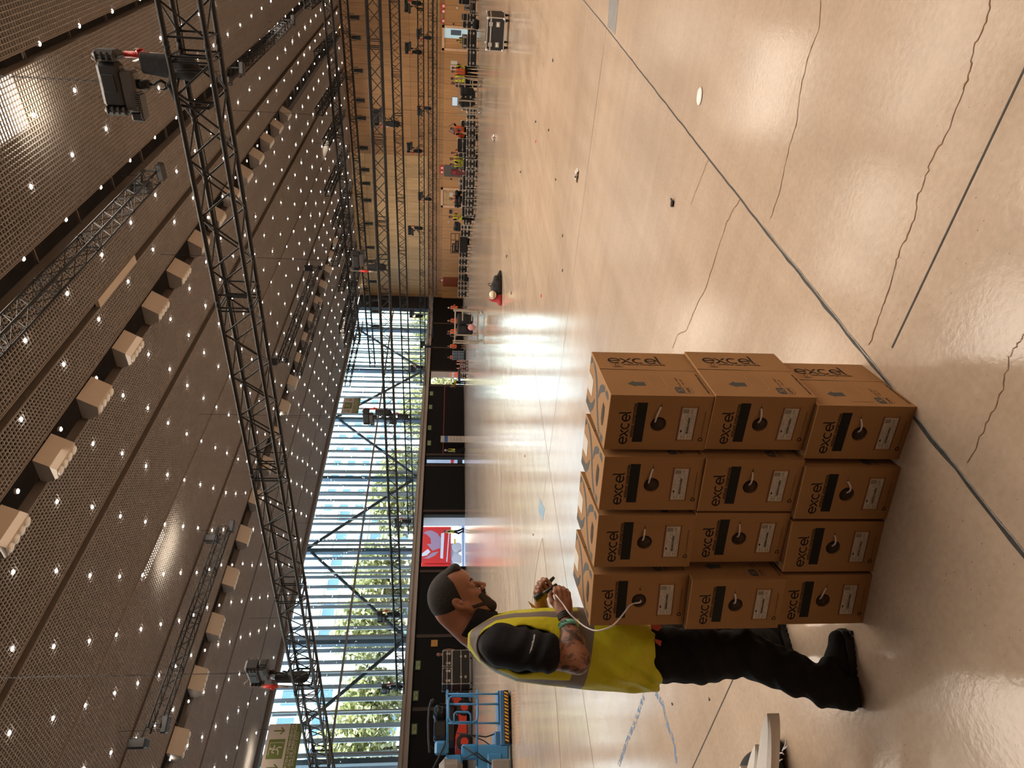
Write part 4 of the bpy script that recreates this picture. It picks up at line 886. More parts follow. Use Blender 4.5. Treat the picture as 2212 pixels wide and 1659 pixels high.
def hoist(lbl, x, y, ztr, rz=0., s=1., fine=False, flip=1, plug=True, htop=12.6, grp='chain hoists on the trusses'):
    """climbing chain hoist whose hook holds slings round a truss with its top at ztr"""
    t = thing('chain_hoist', lbl, 'hoist', (x, y, ztr), rz, grp); t.scale = (s, s, s); f = flip
    m = MB(); m.rbox(-.25, .30, -.12, .12, .68, .96, .05); 
    for sx in (-1, 1):
        x0 = sx * .27
        m.rbox(min(x0, x0 + sx * .12), max(x0, x0 + sx * .12), -.135, .135, .66, .97, .05)
        for k in range(4): m.rbox(min(x0, x0 + sx * .10) - .0, max(x0, x0 + sx * .10), -.145, .145, .69 + k * .07, .715 + k * .07, .01)
    m.rbox(-.12, .12, -.128, .128, .74, .92, .02)
    m.build('end_cover', MT['plast'], t)
    m = MB(); m.rbox(-.16 , .34, -.11, .11, .52, .70, .03)
    for k in range(9): m.box(.10 + k * .026, .112 + k * .026, -.116, .116, .50, .60)
    m.build('motor_housing', MT['motor'], t)
    m = MB(); m.rbox(.12, .42, -.10, .10, .49, .525, .01); m.rbox(.34, .46, -.07, .07, .50, .66, .02); m.build('gear_cover', MT['plast'], t)
    m = MB(); m.box(.27, .33, -.112, .112, .525, .55); m.build('steel_band', MT['steel'], t)
    m = MB(); m.rbox(-.05, .06, -.05, .05, .36, .53, .02); hk = [(0, 0, .37), (0, 0, .31), (-.035, 0, .27), (-.05, 0, .22), (-.02, 0, .17), (.03, 0, .17), (.055, 0, .21), (.05, 0, .25)]
    m.tube(hk, [.02, .018, .02, .022, .022, .02, .016, .008], 8); m.ell((0, 0, .13), .045, .03, .05, 10, 7); m.build('hook', MT['black'], t, True)
    m = MB()
    for sx in (-1, 1):
        for yy in (-.17, .17): m.tube([(0, 0, .13), (sx * .14, yy * .7, .05), (sx * .20, yy * 1.05, .0), (sx * .22, yy * 1.12, -.17), (sx * .22, yy * 1.05, -.36)], .021, 6)
        m.tube([(sx * .22, -.18, -.375), (sx * .22, .18, -.375)], .022, 6)
    m.build('sling', MT['bag'], t, True)
    g = Sdf((-.42, -.16, -.36), (.04, .16, .52), .012); g.cap((-.30 * 1, 0, .40), (-.27, 0, .0), .075, .10, .04); g.cap((-.20, 0, .40), (-.17, 0, .0), .075, .10, .04); g.ell((-.22, 0, -.12), (.15, .13, .17), .04); g.cut(lambda P: P[..., 2] - .42)
    o = g.build('chain_bag', MT['bag'], t); m = MB(); m.tube([(-.30, 0, .42), (-.26, 0, .52)], .01, 5); m.tube([(-.17, 0, .42), (-.2, 0, .52)], .01, 5); m.build('bag_hanger', MT['steel'], t)
    if plug:
        q = MB(); q.tube([(-.32, -.14, .66), (-.325, -.15, .36)], [.040, .040], 12); q.lathe([(.0, .0), (.045, .0), (.05, .012), (.04, .02), (.0, .02)], 14, T(-.365, -.16, .47) @ R(math.radians(-70), 'Y') @ R(math.radians(20), 'X')); q.tube([(-.32, -.14, .50), (-.32, -.14, .48)], .046, 12); q.build('red_connector', MT['red'], t, True)
        q = MB(); q.tube([(-.32, -.14, .70), (-.32, -.14, .66)], .034, 10); q.tube([(-.325, -.15, .36), (-.33, -.15, .22), (-.335, -.15, .14)], [.036, .028, .022], 10); q.build('connector_sleeve', MT['grayp'], t, True)
        q = MB(); q.tube([(-.32, -.14, .70), (-.325, -.14, .90), (-.31, -.14, 1.03), (-.26, -.10, 1.06), (-.22, -.05, .98)], .012, 6); q.tube([(-.335, -.15, .14), (-.34, -.16, .05), (-.38, -.18, .0), (-.45, -.19, .0)], .010, 6); q.build('power_cable', MT['grayp'], t, True)
    chainmesh(.96, (htop - ztr) / s, fine).build('load_chain', MT['black'], t)
    return t
t1, M1, L1 = truss('box_truss', 'nearest and largest black truss crossing the hall above the worker', (4.2, 8.55, 4.41), (-26, 7.15, 4.41), .40, .42, .029, .42, 2.9)
# cables along the first truss
cbm = MB()
for k, (yy, zz) in enumerate([(-.235, .24), (-.22, .26), (-.245, .21)]):
    pts = []; n = 60
    for i in range(n + 1): x = L1 * i / n; pts.append(M1 @ Vector((x, yy * 1. - .012 * math.sin(i * 1.7 + k), zz - .02 * abs(math.sin(i * .8 + k)) - .012)))
    cbm.tube(pts, .0075, 5)
cbo = tag(cbm.build('power_cable_loom', MT['rubber'], None, True), 'black power cables strapped along the top of the nearest truss', 'cable')
HH1 = hoist('chain hoist with red plug on the nearest truss, motor casing showing', -2.25, 8.26, 4.64, PI + .1, .86, True)
HH2 = hoist('black chain hoist on the nearest truss high above the worker, seen against the windows', -13.5, 7.73, 4.64, -.05, .95, True)
t2, M2, L2 = truss('box_truss', 'second truss crossing in front of the wood wall', (4, 25.4, 4.22), (-41.5, 22.6, 4.22), .42, .42, .036, .62, 3.0)
t3, M3, L3 = truss('box_truss', 'third truss crossing behind the second, two thirds up the wood wall', (4, 32.9, 4.2), (-41, 34.6, 4.2), .36, .40, .03, .42, 3.0)
t4, M4, L4 = truss('box_truss', 'fourth truss with a bright edge, lower than the third', (3, 56.2, 4.1), (-41, 53.0, 4.05), .36, .42, .035, .42, 3.0)
t5, M5, L5 = truss('box_truss', 'lowest far truss, the left of a close pair', (2, 62.6, 3.6), (-41.2, 61.6, 3.55), .36, .42, .035, .5, 3.0)
t6, M6, L6 = truss('box_truss', 'lowest far truss, the partner nearer the floor in a close pair', (2, 58, 3.18), (-34, 58.4, 3.1), .36, .36, .032, .45, 3.0)
def on(M, L_, px_, Yg):
    p = ony(px_[0], px_[1], Yg); return p.x
for (tp, px_, Yg, zt, rz, lb) in [(t2, (820, 566), 24.4, 4.42, 0, 'with red plug on the second truss'), (t2, (815, 900), 24.0, 4.42, PI, 'on the second truss, black against the windows'),
    (t2, (850, 1332), 23.4, 4.42, PI, 'on the second truss above the worker\'s head'), (t2, (853, 1488), 22.9, 4.42, PI, 'on the second truss near the hanging exit sign'),
    (t3, (850, 257), 33.4, 4.4, 0, 'on the third truss near its right part'), (t3, (868, 905), 33.9, 4.4, PI, 'on the third truss against the windows'), (t3, (875, 1130), 34.2, 4.4, PI, 'on the third truss over the lorry doorway'),
    (t4, (893, 14), 55.5, 4.3, PI, 'on the fourth truss, last before the edge of view'), (t4, (893, 105), 55.3, 4.3, 0, 'on the fourth truss with a red cable end'), (t4, (900, 320), 54.9, 4.3, 0, 'on the fourth truss, middle of the wood wall'), (t4, (900, 498), 54.4, 4.3, PI, 'on the fourth truss near the light veneer'), (t4, (902, 678), 53.7, 4.3, 0, 'on the fourth truss beside the navy corner'), (t4, (905, 797), 53.4, 4.3, PI, 'on the fourth truss with an orange plug'),
    (t5, (922, 75), 62.4, 3.8, 0, 'on the lowest pair above the open door'), (t5, (925, 240), 62.2, 3.8, PI, 'on the lowest pair over the yellow vested crew'), (t5, (928, 425), 62, 3.8, 0, 'on the lowest pair beside the pale framed door'), (t5, (929, 745), 61.7, 3.75, 0, 'on the lowest pair over the black wall')]:
    x = ony(px_[0], px_[1], Yg).x
    hb = HH2; d = dup(hb, (x, Yg, zt), rz, 'small black chain hoist ' + lb, keep=None); s_ = 1.0 if Yg > 30 else 1.05; d.scale = (s_, s_, s_)
    for c in kids(d):
        if c.name.startswith('load_chain'):
            key = round(zt * 10) + int(Yg > 30) * 1000
            c.data = bpy.data.meshes.get('lc%d' % key) or c.data
            if c.data.name != 'lc%d' % key:
                tmp = chainmesh(.96, (12.6 - zt) / s_, False).build('lc', MT['black']); me = tmp.data; bpy.data.objects.remove(tmp); me.name = 'lc%d' % key; c.data = me
# high trusses just under the ceiling grid, running along the hall
for i, (a, b_, z, lb) in enumerate([((-9.05, 10.5), (-9.05, 22.6), 11.4, 'high truss under the ceiling, the one at the upper edge of view'), ((-8.4, 33.5), (-8.5, 45.5), 11.4, 'high truss under the ceiling ending at a small lamp'),
    ((-24.5, 12.0), (-24.5, 20.8), 11.4, 'long high truss under the ceiling by the bright bay'), ((-24.3, 33.5), (-24.6, 45.5), 11.4, 'high truss under the middle of the ceiling, dark lamps at each end'), ((-28.3, 37.5), (-28.4, 46.8), 11.6, 'thin high truss beside the window side diffusers')]):
    w_ = .4 if i != 4 else .3
    truss('high_truss', lb, (a[0], a[1], z), (b_[0], b_[1], z), w_, w_, .028, .4, 2.4, 'high trusses under the ceiling')
    for j, (x, y) in enumerate((a, b_)):
        if i == 4: continue
        t = thing('truss_lamp', 'black lamp on the %s end of the %s' % (('nearer', 'further')[j], ['high truss at the upper edge of view', 'high truss below the small glowing lamp', 'long high truss by the bright bay', 'high truss in the middle of the ceiling'][i]), 'lamp', (x, y, z), (0, .5, 1.2, 2)[i])
        m = MB(); m.rbox(-.55, -.22, -.22, .22, .15, .75, .05); m.build('housing', MT['plast'], t); m = MB(); m.tube([(-.3, 0, .4), (.2, 0, .3), (.2, 0, -.25)], .03, 6); m.rbox(-.1, .45, -.16, .16, -.42, -.2, .04); m.build('clamp', MT['black'], t)
        m = MB(); m.tube([(0, 0, .2), (0, 0, 12.6 - z)], .008, 4); m.build('suspension_wire', MT['black'], t)
# far lighting rig: two cross trusses with rungs between them and lamps
r1, _, _ = truss('rig_truss', 'lower cross truss of the dense lighting rig high before the wood wall', (2, 51.2, 9.0), (-40, 54.6, 9.0), .42, .48, .045, .5, 3., 'rig trusses')
r2, _, _ = truss('rig_truss', 'upper cross truss of the dense lighting rig high before the wood wall', (2, 46.6, 9.25), (-33, 48.2, 9.3), .42, .48, .045, .5, 3., 'rig trusses')
for i in range(11):
    x = -7.2 - i * 2.75 - (i % 3) * .2; y0 = 46.8 - x * .04
    tt, _, _ = truss('rig_rung', 'short truss rung of the far lighting rig, %s from the edge of view' % OR_[i], (x, y0 - 3.2 + (i % 2) * 1.4, 9.85), (x - .3, y0 + 6.0 + (i % 3) * .6, 9.85), .40, .40, .04, .5, 2.4, 'rungs of the lighting rig')
random.seed(11); lampm = None
for i in range(17):
    x = -7.4 - i * 1.75; y0 = 51.9 - x * .075
    if lampm is None:
        t = thing('rig_lamp', 'small black spot lamp under the far lighting rig, first from the edge of view', 'lamp', (x, y0, 8.72), .3, 'spot lamps on the far rig'); m = MB(); m.tube([(0, 0, .0), (0, 0, -.62)], [.12, .16], 10); m.build('lamp_body', MT['plast'], t); m = MB(); m.tube([(-.2, 0, .1), (-.2, 0, -.3)], .02, 5); m.tube([(.2, 0, .1), (.2, 0, -.3)], .02, 5); m.tube([(-.2, 0, .1), (.2, 0, .1)], .02, 5); m.tube([(0, 0, .1), (0, 0, .3)], .03, 5); m.build('yoke', MT['black'], t); m = MB(); m.tube([(.05, 0, -.6), (.3, .1, -1.3)], .006, 4); m.build('safety_cord', MT['rubber'], t); lampm = t
    else: dup(lampm, (x + random.uniform(-.5, .5), y0, 8.72), random.uniform(-1, 1), 'small black spot lamp under the far lighting rig, %s from the edge of view' % OR_[i])
# thin suspension wires
wi = 0
for (u, v, Yg, z0, lb) in [(545, 215, 30, 4.6, 'beside the slot cover'), (500, 1328, 20, 11.3, 'over the middle high truss')]:
    pass
# ------------------------------------------------ hanging emergency exit signs
def exitsign(lbl, p, rz, w, h):
    t = thing('exit_sign', lbl, 'sign', p, rz, 'hanging emergency exit signs')
    MB().box(-w / 2, w / 2, -.02, .02, -h, 0).build('sign_panel', mat('backlit cream sign sheet', (.55, .47, .40), .5) if 'backlit cream sign sheet' not in bpy.data.materials else bpy.data.materials['backlit cream sign sheet'], t)  # sheet has one plain cream colour
    gm = bpy.data.materials.get('olive green sign print') or mat('olive green sign print', (.13, .16, .035), .6); F0 = frame((0, -.022, 0), (1, 0, 0), (0, 0, 1), (0, -1, 0)); wm = bpy.data.materials['backlit cream sign sheet']
    g = MB(); poly(g, [(-w / 2, -h), (w / 2, -h), (w / 2, -h * .63), (-w / 2, -h * .63)], F0)
    q = h * .46; poly(g, [(-q * .62, -h * .56), (q * .62, -h * .56), (q * .62, -h * .09), (-q * .62, -h * .09)], F0)
    for sx in (-1, 1):
        x = sx * w * .36; g.add(*flat([(x, -h * .17), (x, -h * .47)], h * .045), M=F0); g.add(*flat([(x - h * .1, -h * .37), (x, -h * .48), (x + h * .1, -h * .37)], h * .045), M=F0)
    g.build('green_print', gm, t)
    c = MB(); F1 = F0 @ T(0, 0, .002); u = q * .9; F2 = F1 @ T(0, -h * .33, 0)
    c.lathe([(.0, 0), (u * .085, 0), (.0, .001)], 12, F2 @ T(.02 * u, u * .36, .001))
    for a in ([(0, .24), (-.04, .05), (-.02, -.06)], [(-.04, .2), (-.22, .24), (-.28, .08)], [(.0, .22), (.16, .1), (.28, .16)], [(-.02, -.06), (.12, -.16), (.1, -.4)], [(-.02, -.06), (-.16, -.2), (-.36, -.2), (-.40, -.24)]): c.add(*flat([(x * u, y * u) for x, y in a], u * .09), M=F2)
    c.add(*flat([(-.42 * u, .46 * u), (.44 * u, .46 * u), (.44 * u, -.46 * u), (.3 * u, -.44 * u)], u * .045), M=F2)
    for i, (s_, y) in enumerate((("SORTIDA D'EMERGÈNCIA", .735), ('SALIDA DE EMERGENCIA', .835), ('EMERGENCY EXIT', .925))):
        v, f = textmesh(s_, h * .105, h * .002 * (i < 2), 0, 'CENTER', 1.); wt = max(q[0] for q in v) - min(q[0] for q in v); c.add(v, f, F1 @ T(0, -h * y, 0) @ Matrix.Diagonal((w * (.97, .97, .66)[i] / wt, 1, 1, 1)))
    c.build('white_print', wm, t)
    hw_ = MB(); hw_.tube([(-w * .4, 0, 0), (-w * .4, 0, 12.9 - p[2])], .012, 4); hw_.tube([(w * .4, 0, 0), (w * .4, 0, 12.9 - p[2])], .012, 4); hw_.build('hanger', MT['black'], t)
pe = onx(571, 1619, -42.6); exitsign('large hanging emergency exit sign, the nearer of two', (-42.6, pe.y, pe.z), PI / 2, 2.95, 2.0)
pe = onx(740, 876, -42.6); exitsign('large hanging emergency exit sign, the further one by the apartment facade', (-42.6, pe.y, pe.z), PI / 2, 2.35, 1.6)
# small running man signs on the black wall
sg = None
for (x, y, lb) in [(932, 850, 'first right of the bright foliage doorway'), (930, 879, 'second right of the foliage doorway'), (928, 924, 'third along the black wall'), (927, 957, 'over the tall notice board'), (903, 1437, 'above the stacked cases'), (898, 1503, 'above the red lift'), (895, 1575, 'furthest towards the platform lift')]:
    p = onx(x, y, XL + .04)
    t = thing('wall_exit_sign', 'small green framed escape sign on black wall, ' + lb, 'sign', (XL + .02, p.y, p.z), PI / 2, 'small green escape signs')
    MB().box(-.35, .35, -.03, .0, -.19, .19).build('green_frame', bpy.data.materials.get('dark green frame') or mat('dark green frame', (.03, .09, .035), .5), t)
    MB().box(-.29, .29, -.035, -.03, -.13, .13).build('pale_face', bpy.data.materials.get('pale green face') or mat('pale green face', (.32, .36, .18), .5), t)
    m = MB(); F0 = frame((0, -.037, 0), (1, 0, 0), (0, 0, 1), (0, -1, 0))
    for a in ([(-.08, .08), (-.02, .02), (.05, -.02)], [(.05, -.02), (.12, -.1)], [(.02, .0), (-.05, -.1)], [(-.2, .04), (-.12, .06)], [(.1, .03), (.22, .03)]): m.add(*flat(a, .035), M=F0)
    m.build('pictogram', bpy.data.materials['dark green frame'], t)

OR = ['first','second','third','fourth','fifth','sixth','seventh','eighth','ninth','tenth','eleventh','twelfth','thirteenth','fourteenth','fifteenth','sixteenth','seventeenth','eighteenth','nineteenth','twentieth','last']

# ================================================================ OUTSIDE THE GLASS
G = globals()
def M_(name, *a, **k): return bpy.data.materials.get(name) or mat(name, *a, **k)
st(MB().box(-170, XL - .4, -60, 190, -.35, -.02).build('ground_exterior', M_('pale paving outside', (.42, .42, .42), .8, var=.15, vscale=.3)))
def building(lbl, X, y0, y1, h, col, rows, ncol, ww, wh, balc=False):
    t = thing('apartment_building', lbl, 'building', (X, (y0 + y1) / 2, 0)); w = y1 - y0
    MB().box(-14, 0, -w / 2, w / 2, -.02, h).build('wall', M_('render ' + lbl[:8], col, .8, var=.06, vscale=.2), t)
    MB().box(-14.3, .4, -w / 2 - .3, w / 2 + .3, h, h + .5).build('roof_edge', M_('pale roof edge', (.6, .6, .58), .7), t)
    f0 = None
    for r in range(rows):
        z = 3 + (h - 5) * r / max(1, rows - 1)
        if balc: MB().box(0, 1.1, -w / 2 + .5, w / 2 - .5, z - .25, z - .1).build('balcony', M_('pale roof edge', (.6, .6, .58), .7), t)
        for c in range(ncol):
            y = -w / 2 + w * (c + .5) / ncol
            if f0 is None:
                m = MB(); m.cur = 0; m.box(-.05, .04, -ww / 2, ww / 2, 0, wh); m.cur = 1; m.box(.0, .12, -ww / 2 - .12, -ww / 2, -.1, wh + .1); m.box(.0, .12, ww / 2, ww / 2 + .12, -.1, wh + .1); m.box(0, .14, -ww / 2, ww / 2, -.12, 0)
                f0 = m.build('window', [M_('dark blue window glass', (.07, .14, .22), .15), M_('pale roof edge', (.6, .6, .58), .7)], t); f0.location = (0, y, z)
            else: o = f0.copy(); COL.objects.link(o); o.parent = t; o.location = (0, y, z)
    return t
building('white apartment block with many small windows beyond the glass', -95, 84, 118, 24, (.78, .76, .70), 8, 9, 1.6, 1.5)
building('cream block with shaded balconies beyond the glass', -86, 52, 78, 19, (.72, .68, .58), 5, 6, 2.2, 1.7, True)
building('tall pale tower with large square panels, nearest the hanging exit sign', -90, 38, 50, 27, (.82, .84, .84), 6, 3, 2.4, 2.2)
building('low cream house behind the trees', -80, 62, 74, 13, (.70, .63, .5), 3, 4, 1.4, 1.6)
random.seed(21)
leafm = mat('mixed green and yellow leaves', (.20, .23, .05), .6, var=.75, vscale=1.1, coords='Object'); leafm.node_tree.nodes['Principled BSDF'].inputs['Transmission Weight'].default_value = 0
r_ = [n for n in leafm.node_tree.nodes if n.type == 'VALTORGB'][0]; r_.color_ramp.elements[0].color = (.24, .28, .11, 1); r_.color_ramp.elements[1].color = (.85, .80, .45, 1)
def crown(n, rx, rz, ls):
    b = MB()
    for _ in range(n):
        u = Vector((random.gauss(0, 1), random.gauss(0, 1), random.gauss(0, 1))).normalized() * (random.random() ** .4); c = Vector((u.x * rx, u.y * rx, u.z * rz + .3 * math.sin(u.x * 5)))
        q = Matrix.Rotation(random.uniform(0, 6.3), 3, random.choice('XYZ')) @ Matrix.Rotation(random.uniform(0, 6.3), 3, 'Z'); a = q @ Vector((ls, 0, 0)) * random.uniform(.6, 1.2); d = q @ Vector((0, ls * .6, 0))
        b.add([c - a, c + d, c + a, c - d], [(0, 1, 2, 3)])
    return b
cr1 = None
def tree(lbl, x, y, h, rx):
    global cr1
    t = thing('street_tree', lbl, 'tree', (x, y, 0), random.uniform(0, 6), 'street trees outside the glass')
    if cr1 is None: cr1 = crown(2600, 3.1, 3.3, .34).build('crown', leafm, t); c = cr1
    else: c = cr1.copy(); COL.objects.link(c); c.parent = t
    c.location = (0, 0, h - 3.3); c.scale = (rx / 3.1, rx / 3.1, 1)
    MB().tube([(0, 0, -.05), (.1, 0, h * .4), (-.1, .1, h * .75)], [.2, .15, .06], 7).build('trunk', M_('grey brown bark', (.09, .07, .05), .9, var=.3), t)
for i in range(9): tree('tall leafy street tree outside the glass, %s counting from the nearer exit sign' % OR[i], -57 - (i % 3) * 2, 22 + i * 4.9, 11.2 - (i > 5) * 1.2 + (i % 2) * .7, 3.2)
for i in range(7): tree('lower leafy street tree outside the far glass, %s after the tall ones' % OR[i], -58 - (i % 2) * 3, 68 + i * 5.5, 7.9 + (i % 2) * .5, 3.0)
# lorry in the doorway
LX = -51.5
def onL(x, y): return onx(x, y, LX)
t = thing('lorry', 'red lorry trailer with pale striped emblem parked outside the open doorway', 'lorry', (LX, 0, 0)); redm = M_('bright red lorry paint', (.72, .04, .03), .35)
yA, yB, zb = onL(960, 1138).y, onL(960, 1216).y, onL(974, 1180).z
MB().box(-2.5, 0, yB, yA, zb, 4.2).build('trailer_body', redm, t); MB().box(-2.4, -.02, yB - 2.4, yB - .1, zb - .1, 3.7).build('cab', redm, t)
FL = frame((.012, 0, 0), (0, 1, 0), (0, 0, 1), (1, 0, 0))
def pL(pts): return [(onL(x, y).y, onL(x, y).z) for x, y in pts]
m = MB(); poly(m, pL([(953, 1152), (960, 1151), (957, 1207), (951, 1206)])[::-1], FL); poly(m, pL([(969.5, 1146), (971.5, 1146), (966, 1214), (964, 1214)])[::-1], FL); m.build('pale_band', M_('white lorry lettering', (.8, .78, .76), .5), t)
m = MB(); e = pL([(914, 1152), (922, 1147), (933, 1146), (945, 1152), (952, 1162), (951, 1184), (934, 1190), (922, 1175), (931, 1175), (930, 1163), (922, 1155)]); poly(m, e[::-1], FL); poly(m, pL([(912, 1206), (926, 1207), (940, 1200), (948, 1191), (934, 1194), (920, 1204)])[::-1], FL); m.build('striped_emblem', M_('greyed violet emblem', (.42, .27, .33), .5), t)
m = MB(); poly(m, pL([(911, 1196), (924, 1186), (930, 1192), (922, 1200), (911, 1202)])[::-1], FL); m.build('white_swoosh', M_('white lorry lettering', (.8, .8, .8)), t)
for yy in (1181, 1206): p = onL(985, yy); MB().lathe([(.0, 0), (.30, .0), (.5, .03), (.5, .3), (.0, .3)], 18, T(-.3, p.y, .5) @ R(PI / 2, 'Y')).build('wheel', M_('pale wheel rim', (.6, .6, .6), .5), t)
MB().box(-1.5, -.1, yB, onL(985, 1172).y, .35, zb).build('tank_housing', M_('pale wheel rim', (.6, .6, .6), .5), t); MB().box(-.08, .02, onL(980, 1175).y, onL(980, 1164).y, .62, .78).build('side_marker', M_('yellow marker', (.7, .5, .02)), t)
tag(MB().box(LX + 1.2, LX + 3.2, yB - 3, yA + 1.5, -.02, .10).build('loading_kerb', M_('pale blue grey concrete', (.45, .55, .75), .7)), 'pale blue grey loading kerb between doorway and red lorry', 'kerb')
tag(MB().box(-44.95, XL - .4, 38.62, 38.8, 0, 3.5).build('dock_screen', M_('grey dock side panel', (.3, .31, .34), .6)), 'grey side screen just outside the lorry doorway', 'panel')
t = thing('white_van', 'white and red vehicle side glimpsed through the narrow doorway', 'van', (-50, 0, 0)); p = onx(990, 993, -50); MB().box(-2, 0, p.y - 1.6, p.y + 1.6, .5, 4).build('van_body', M_('white van paint', (.66, .72, .8), .4), t)
q1 = [(onx(x, y, -49.99).y, onx(x, y, -49.99).z) for x, y in [(974, 984), (983, 984), (979, 1003), (974, 1003)]]; m = MB(); poly(m, q1, frame((.012, 0, 0), (0, 1, 0), (0, 0, 1), (1, 0, 0))); m.build('red_stripe', redm, t)
MB().box(-1.8, -.1, p.y - 1.5, p.y + 1.5, -.02, .5).build('chassis', MT['rubber'], t)
t = thing('hedge', 'sunlit green hedge outside the far open doorway', 'hedge', (-55, 76, 0)); hc_ = crown(3000, 6, 2.6, .3).build('leaves', leafm, t); hc_.location = (0, 0, 2.2)
tag(MB().box(XL + .02, XL + .1, 57.45, 58.4, 0, 3.42).build('door_leaf', M_('pale grey door leaf', (.55, .5, .5), .5)), 'pale door leaf folded back in the far doorway', 'door')

# ================================================================ WOOD WALL DETAILS
YF = YB - .14
def W_(x, y, Y=YF): return ony(x, y, Y)
def wbox(name, m, x0, x1, y0, y1, d0=.0, d1=.05, parent=None):
    """box on the wood wall covering photo columns x0..x1 (height) and rows y0..y1"""
    a, b_ = W_(x0, y0), W_(x1, y1); Xa, Xb = sorted((W_((x0 + x1) / 2, y0).x, W_((x0 + x1) / 2, y1).x)); za, zb_ = sorted((W_(x0, (y0 + y1) / 2).z, max(0, W_(x1, (y0 + y1) / 2).z)))
    return MB().box(Xa, Xb, YF - d1, YF - d0, za, zb_).build(name, m, parent)
def door(n, x0, y0, y1, leafm, open_=False):
    fr = MB(); Xl, Xr = W_(990, y1).x, W_(990, y0).x; zt = W_(x0, (y0 + y1) / 2).z
    fr.box(Xl, Xl + .22, YF - .12, YF, 0, zt); fr.box(Xr - .22, Xr, YF - .12, YF, 0, zt); fr.box(Xl, Xr, YF - .12, YF, zt - .22, zt); d = st(fr.build('door_%d' % n, MT['woodframe'])); return d, Xl, Xr, zt
d1, Xl, Xr, zt = door(1, 955, 56, 110.5, None)
MB().box(Xl + .22, (Xl + Xr) / 2, YF - .05, YF, 0, zt - .22).build('door_leaf', MT['woodlow'], d1); MB().box((Xl + Xr) / 2, Xr - .22, YF - .02, YF - .01, 0, zt - .22).build('corridor', M_('glowing corridor wall', (.45, .62, .66), .6, emit=(.55, .8, .9), es=.35), d1)  # corridor light put into the flat panel as a faint glow
MB().box((Xl + Xr) / 2 + .3, (Xl + Xr) / 2 + .75, YF - .05, YF - .03, 1.0, 2.0).build('corridor_window', M_('dark corridor window', (.1, .14, .2), .3), d1)
d2, Xl, Xr, zt = door(2, 952.5, 406.4, 448.5, None); MB().box(Xl + .22, Xr - .22, YF - .04, YF, 0, zt - .22).build('door_leaf', MT['woodlight'], d2)
st(wbox('door_3', MT['reddoor'], 957, 1012, 599, 619, 0, .06))
n3 = wbox('fire_hose_niche', M_('dark grey niche panel', (.10, .085, .075), .5), 959, 1008, 357, 382, 0, .04); tag(n3, 'dark grey fire hose niche recessed panel in the wood wall', 'panel')
c = wbox('hose_cabinet', M_('dark red cabinet', (.14, .012, .012), .35), 975, 1006, 366, 378, .041, .12); tag(c, 'dark red fire hose cabinet in the grey niche', 'cabinet'); p = W_(981, 371.5); m = MB(); m.lathe([(.0, 0), (.2, 0), (.24, .03), (.24, .06), (0, .06)], 16, T(p.x, YF - .12, p.z) @ R(PI / 2, 'X')); m.build('hose_reel', M_('bright dark red reel', (.3, .02, .02), .4), c)
for (x0, x1, y0, y1, lb) in [(953, 962, 8, 18, 'topmost of the pair by the black stage box'), (953, 962, 20, 29, 'partner of the pair by the black stage box'), (953, 961.5, 40.5, 50, 'single one beside the open framed door'), (950, 958.5, 358.5, 367, 'first above the fire hose niche'), (950, 958, 368, 376, 'second above the fire hose niche'), (951, 957, 602, 608, 'small one over the red brown door')]:
    o = wbox('fire_sign', MT['red'], x0, x1, y0, y1, 0, .03); tag(o, 'red fire sign on wood wall, ' + lb, 'sign', 'red fire signs')
    w_ = (x1 - x0); k = MB(); a = W_(x0 + w_ * .55, (y0 + y1) / 2); k.box(a.x - .1, a.x + .1, YF - .035, YF - .03, a.z - .05, a.z + .1); k.box(a.x - .14, a.x + .14, YF - .035, YF - .03, a.z - .14, a.z - .09); k.build('pictogram', MT['white'], o)
for (x0, x1, y0, y1, m_, lb, ct_) in [(974, 988, 131, 139, 'paper', 'white notice sheet on the wood wall behind the crew, upper', 'notice'), (973, 989, 141, 151, 'paper', 'second white notice sheet half hidden behind the crew', 'notice'), (971, 978, 415.5, 424, 'paper', 'white notice sheet on the pale framed door', 'notice'), (970.5, 976.5, 453, 461, 'black', 'small black pictogram plate beside the framed door', 'sign'), (967, 971, 475.5, 481, 'diff', 'pale thermostat box on the wood wall', 'thermostat'), (985, 990, 15, 19, 'paper', 'small white wall box near the black stage box', 'wall box'), (978, 981, 50.5, 53, 'black', 'small black wall knob beside the open door', 'switch'), (973, 976, 385, 388, 'black', 'small black fitting right of the hose niche', 'switch')]:
    tag(wbox('wall_notice' if ct_ in ('notice', 'sign') else ct_.replace(' ', '_'), MT[m_], x0, x1, y0, y1, 0, .06), lb, ct_)
t = onx(952, 948.5, XL + .6); tn = onx(1001, 948.5, XL + .6); bt = thing('notice_board', 'tall white safety notice board with blue header against the black wall', 'notice board', (XL + .6, t.y, 0))
MB().box(-.03, .03, -.42, .42, .0, t.z).build('board', M_('cream board', (.55, .5, .45), .5), bt); z1_, z2_ = onx(960, 948, XL + .6).z, onx(967.5, 948, XL + .6).z; m = MB(); m.box(.03, .04, -.42, .42, z2_, z1_); m.build('blue_header', M_('mid blue print', (.04, .12, .35), .5), bt)
m = MB()
for k in range(4):
    for j in range(4): m.box(.03, .035, -.32 + .0, .18 - j * .03, z2_ - .22 - k * .3 - j * .05, z2_ - .20 - k * .3 - j * .05)
m.build('text_lines', M_('grey print', (.28, .25, .2), .7), bt); m = MB()
for k in range(4): m.prism([(.22 - .0, z2_ - .3 - k * .3), (.38, z2_ - .3 - k * .3), (.30, z2_ - .15 - k * .3)], .03, .04, 'x')
m.build('warning_symbols', M_('amber print', (.5, .25, .05), .6), bt)
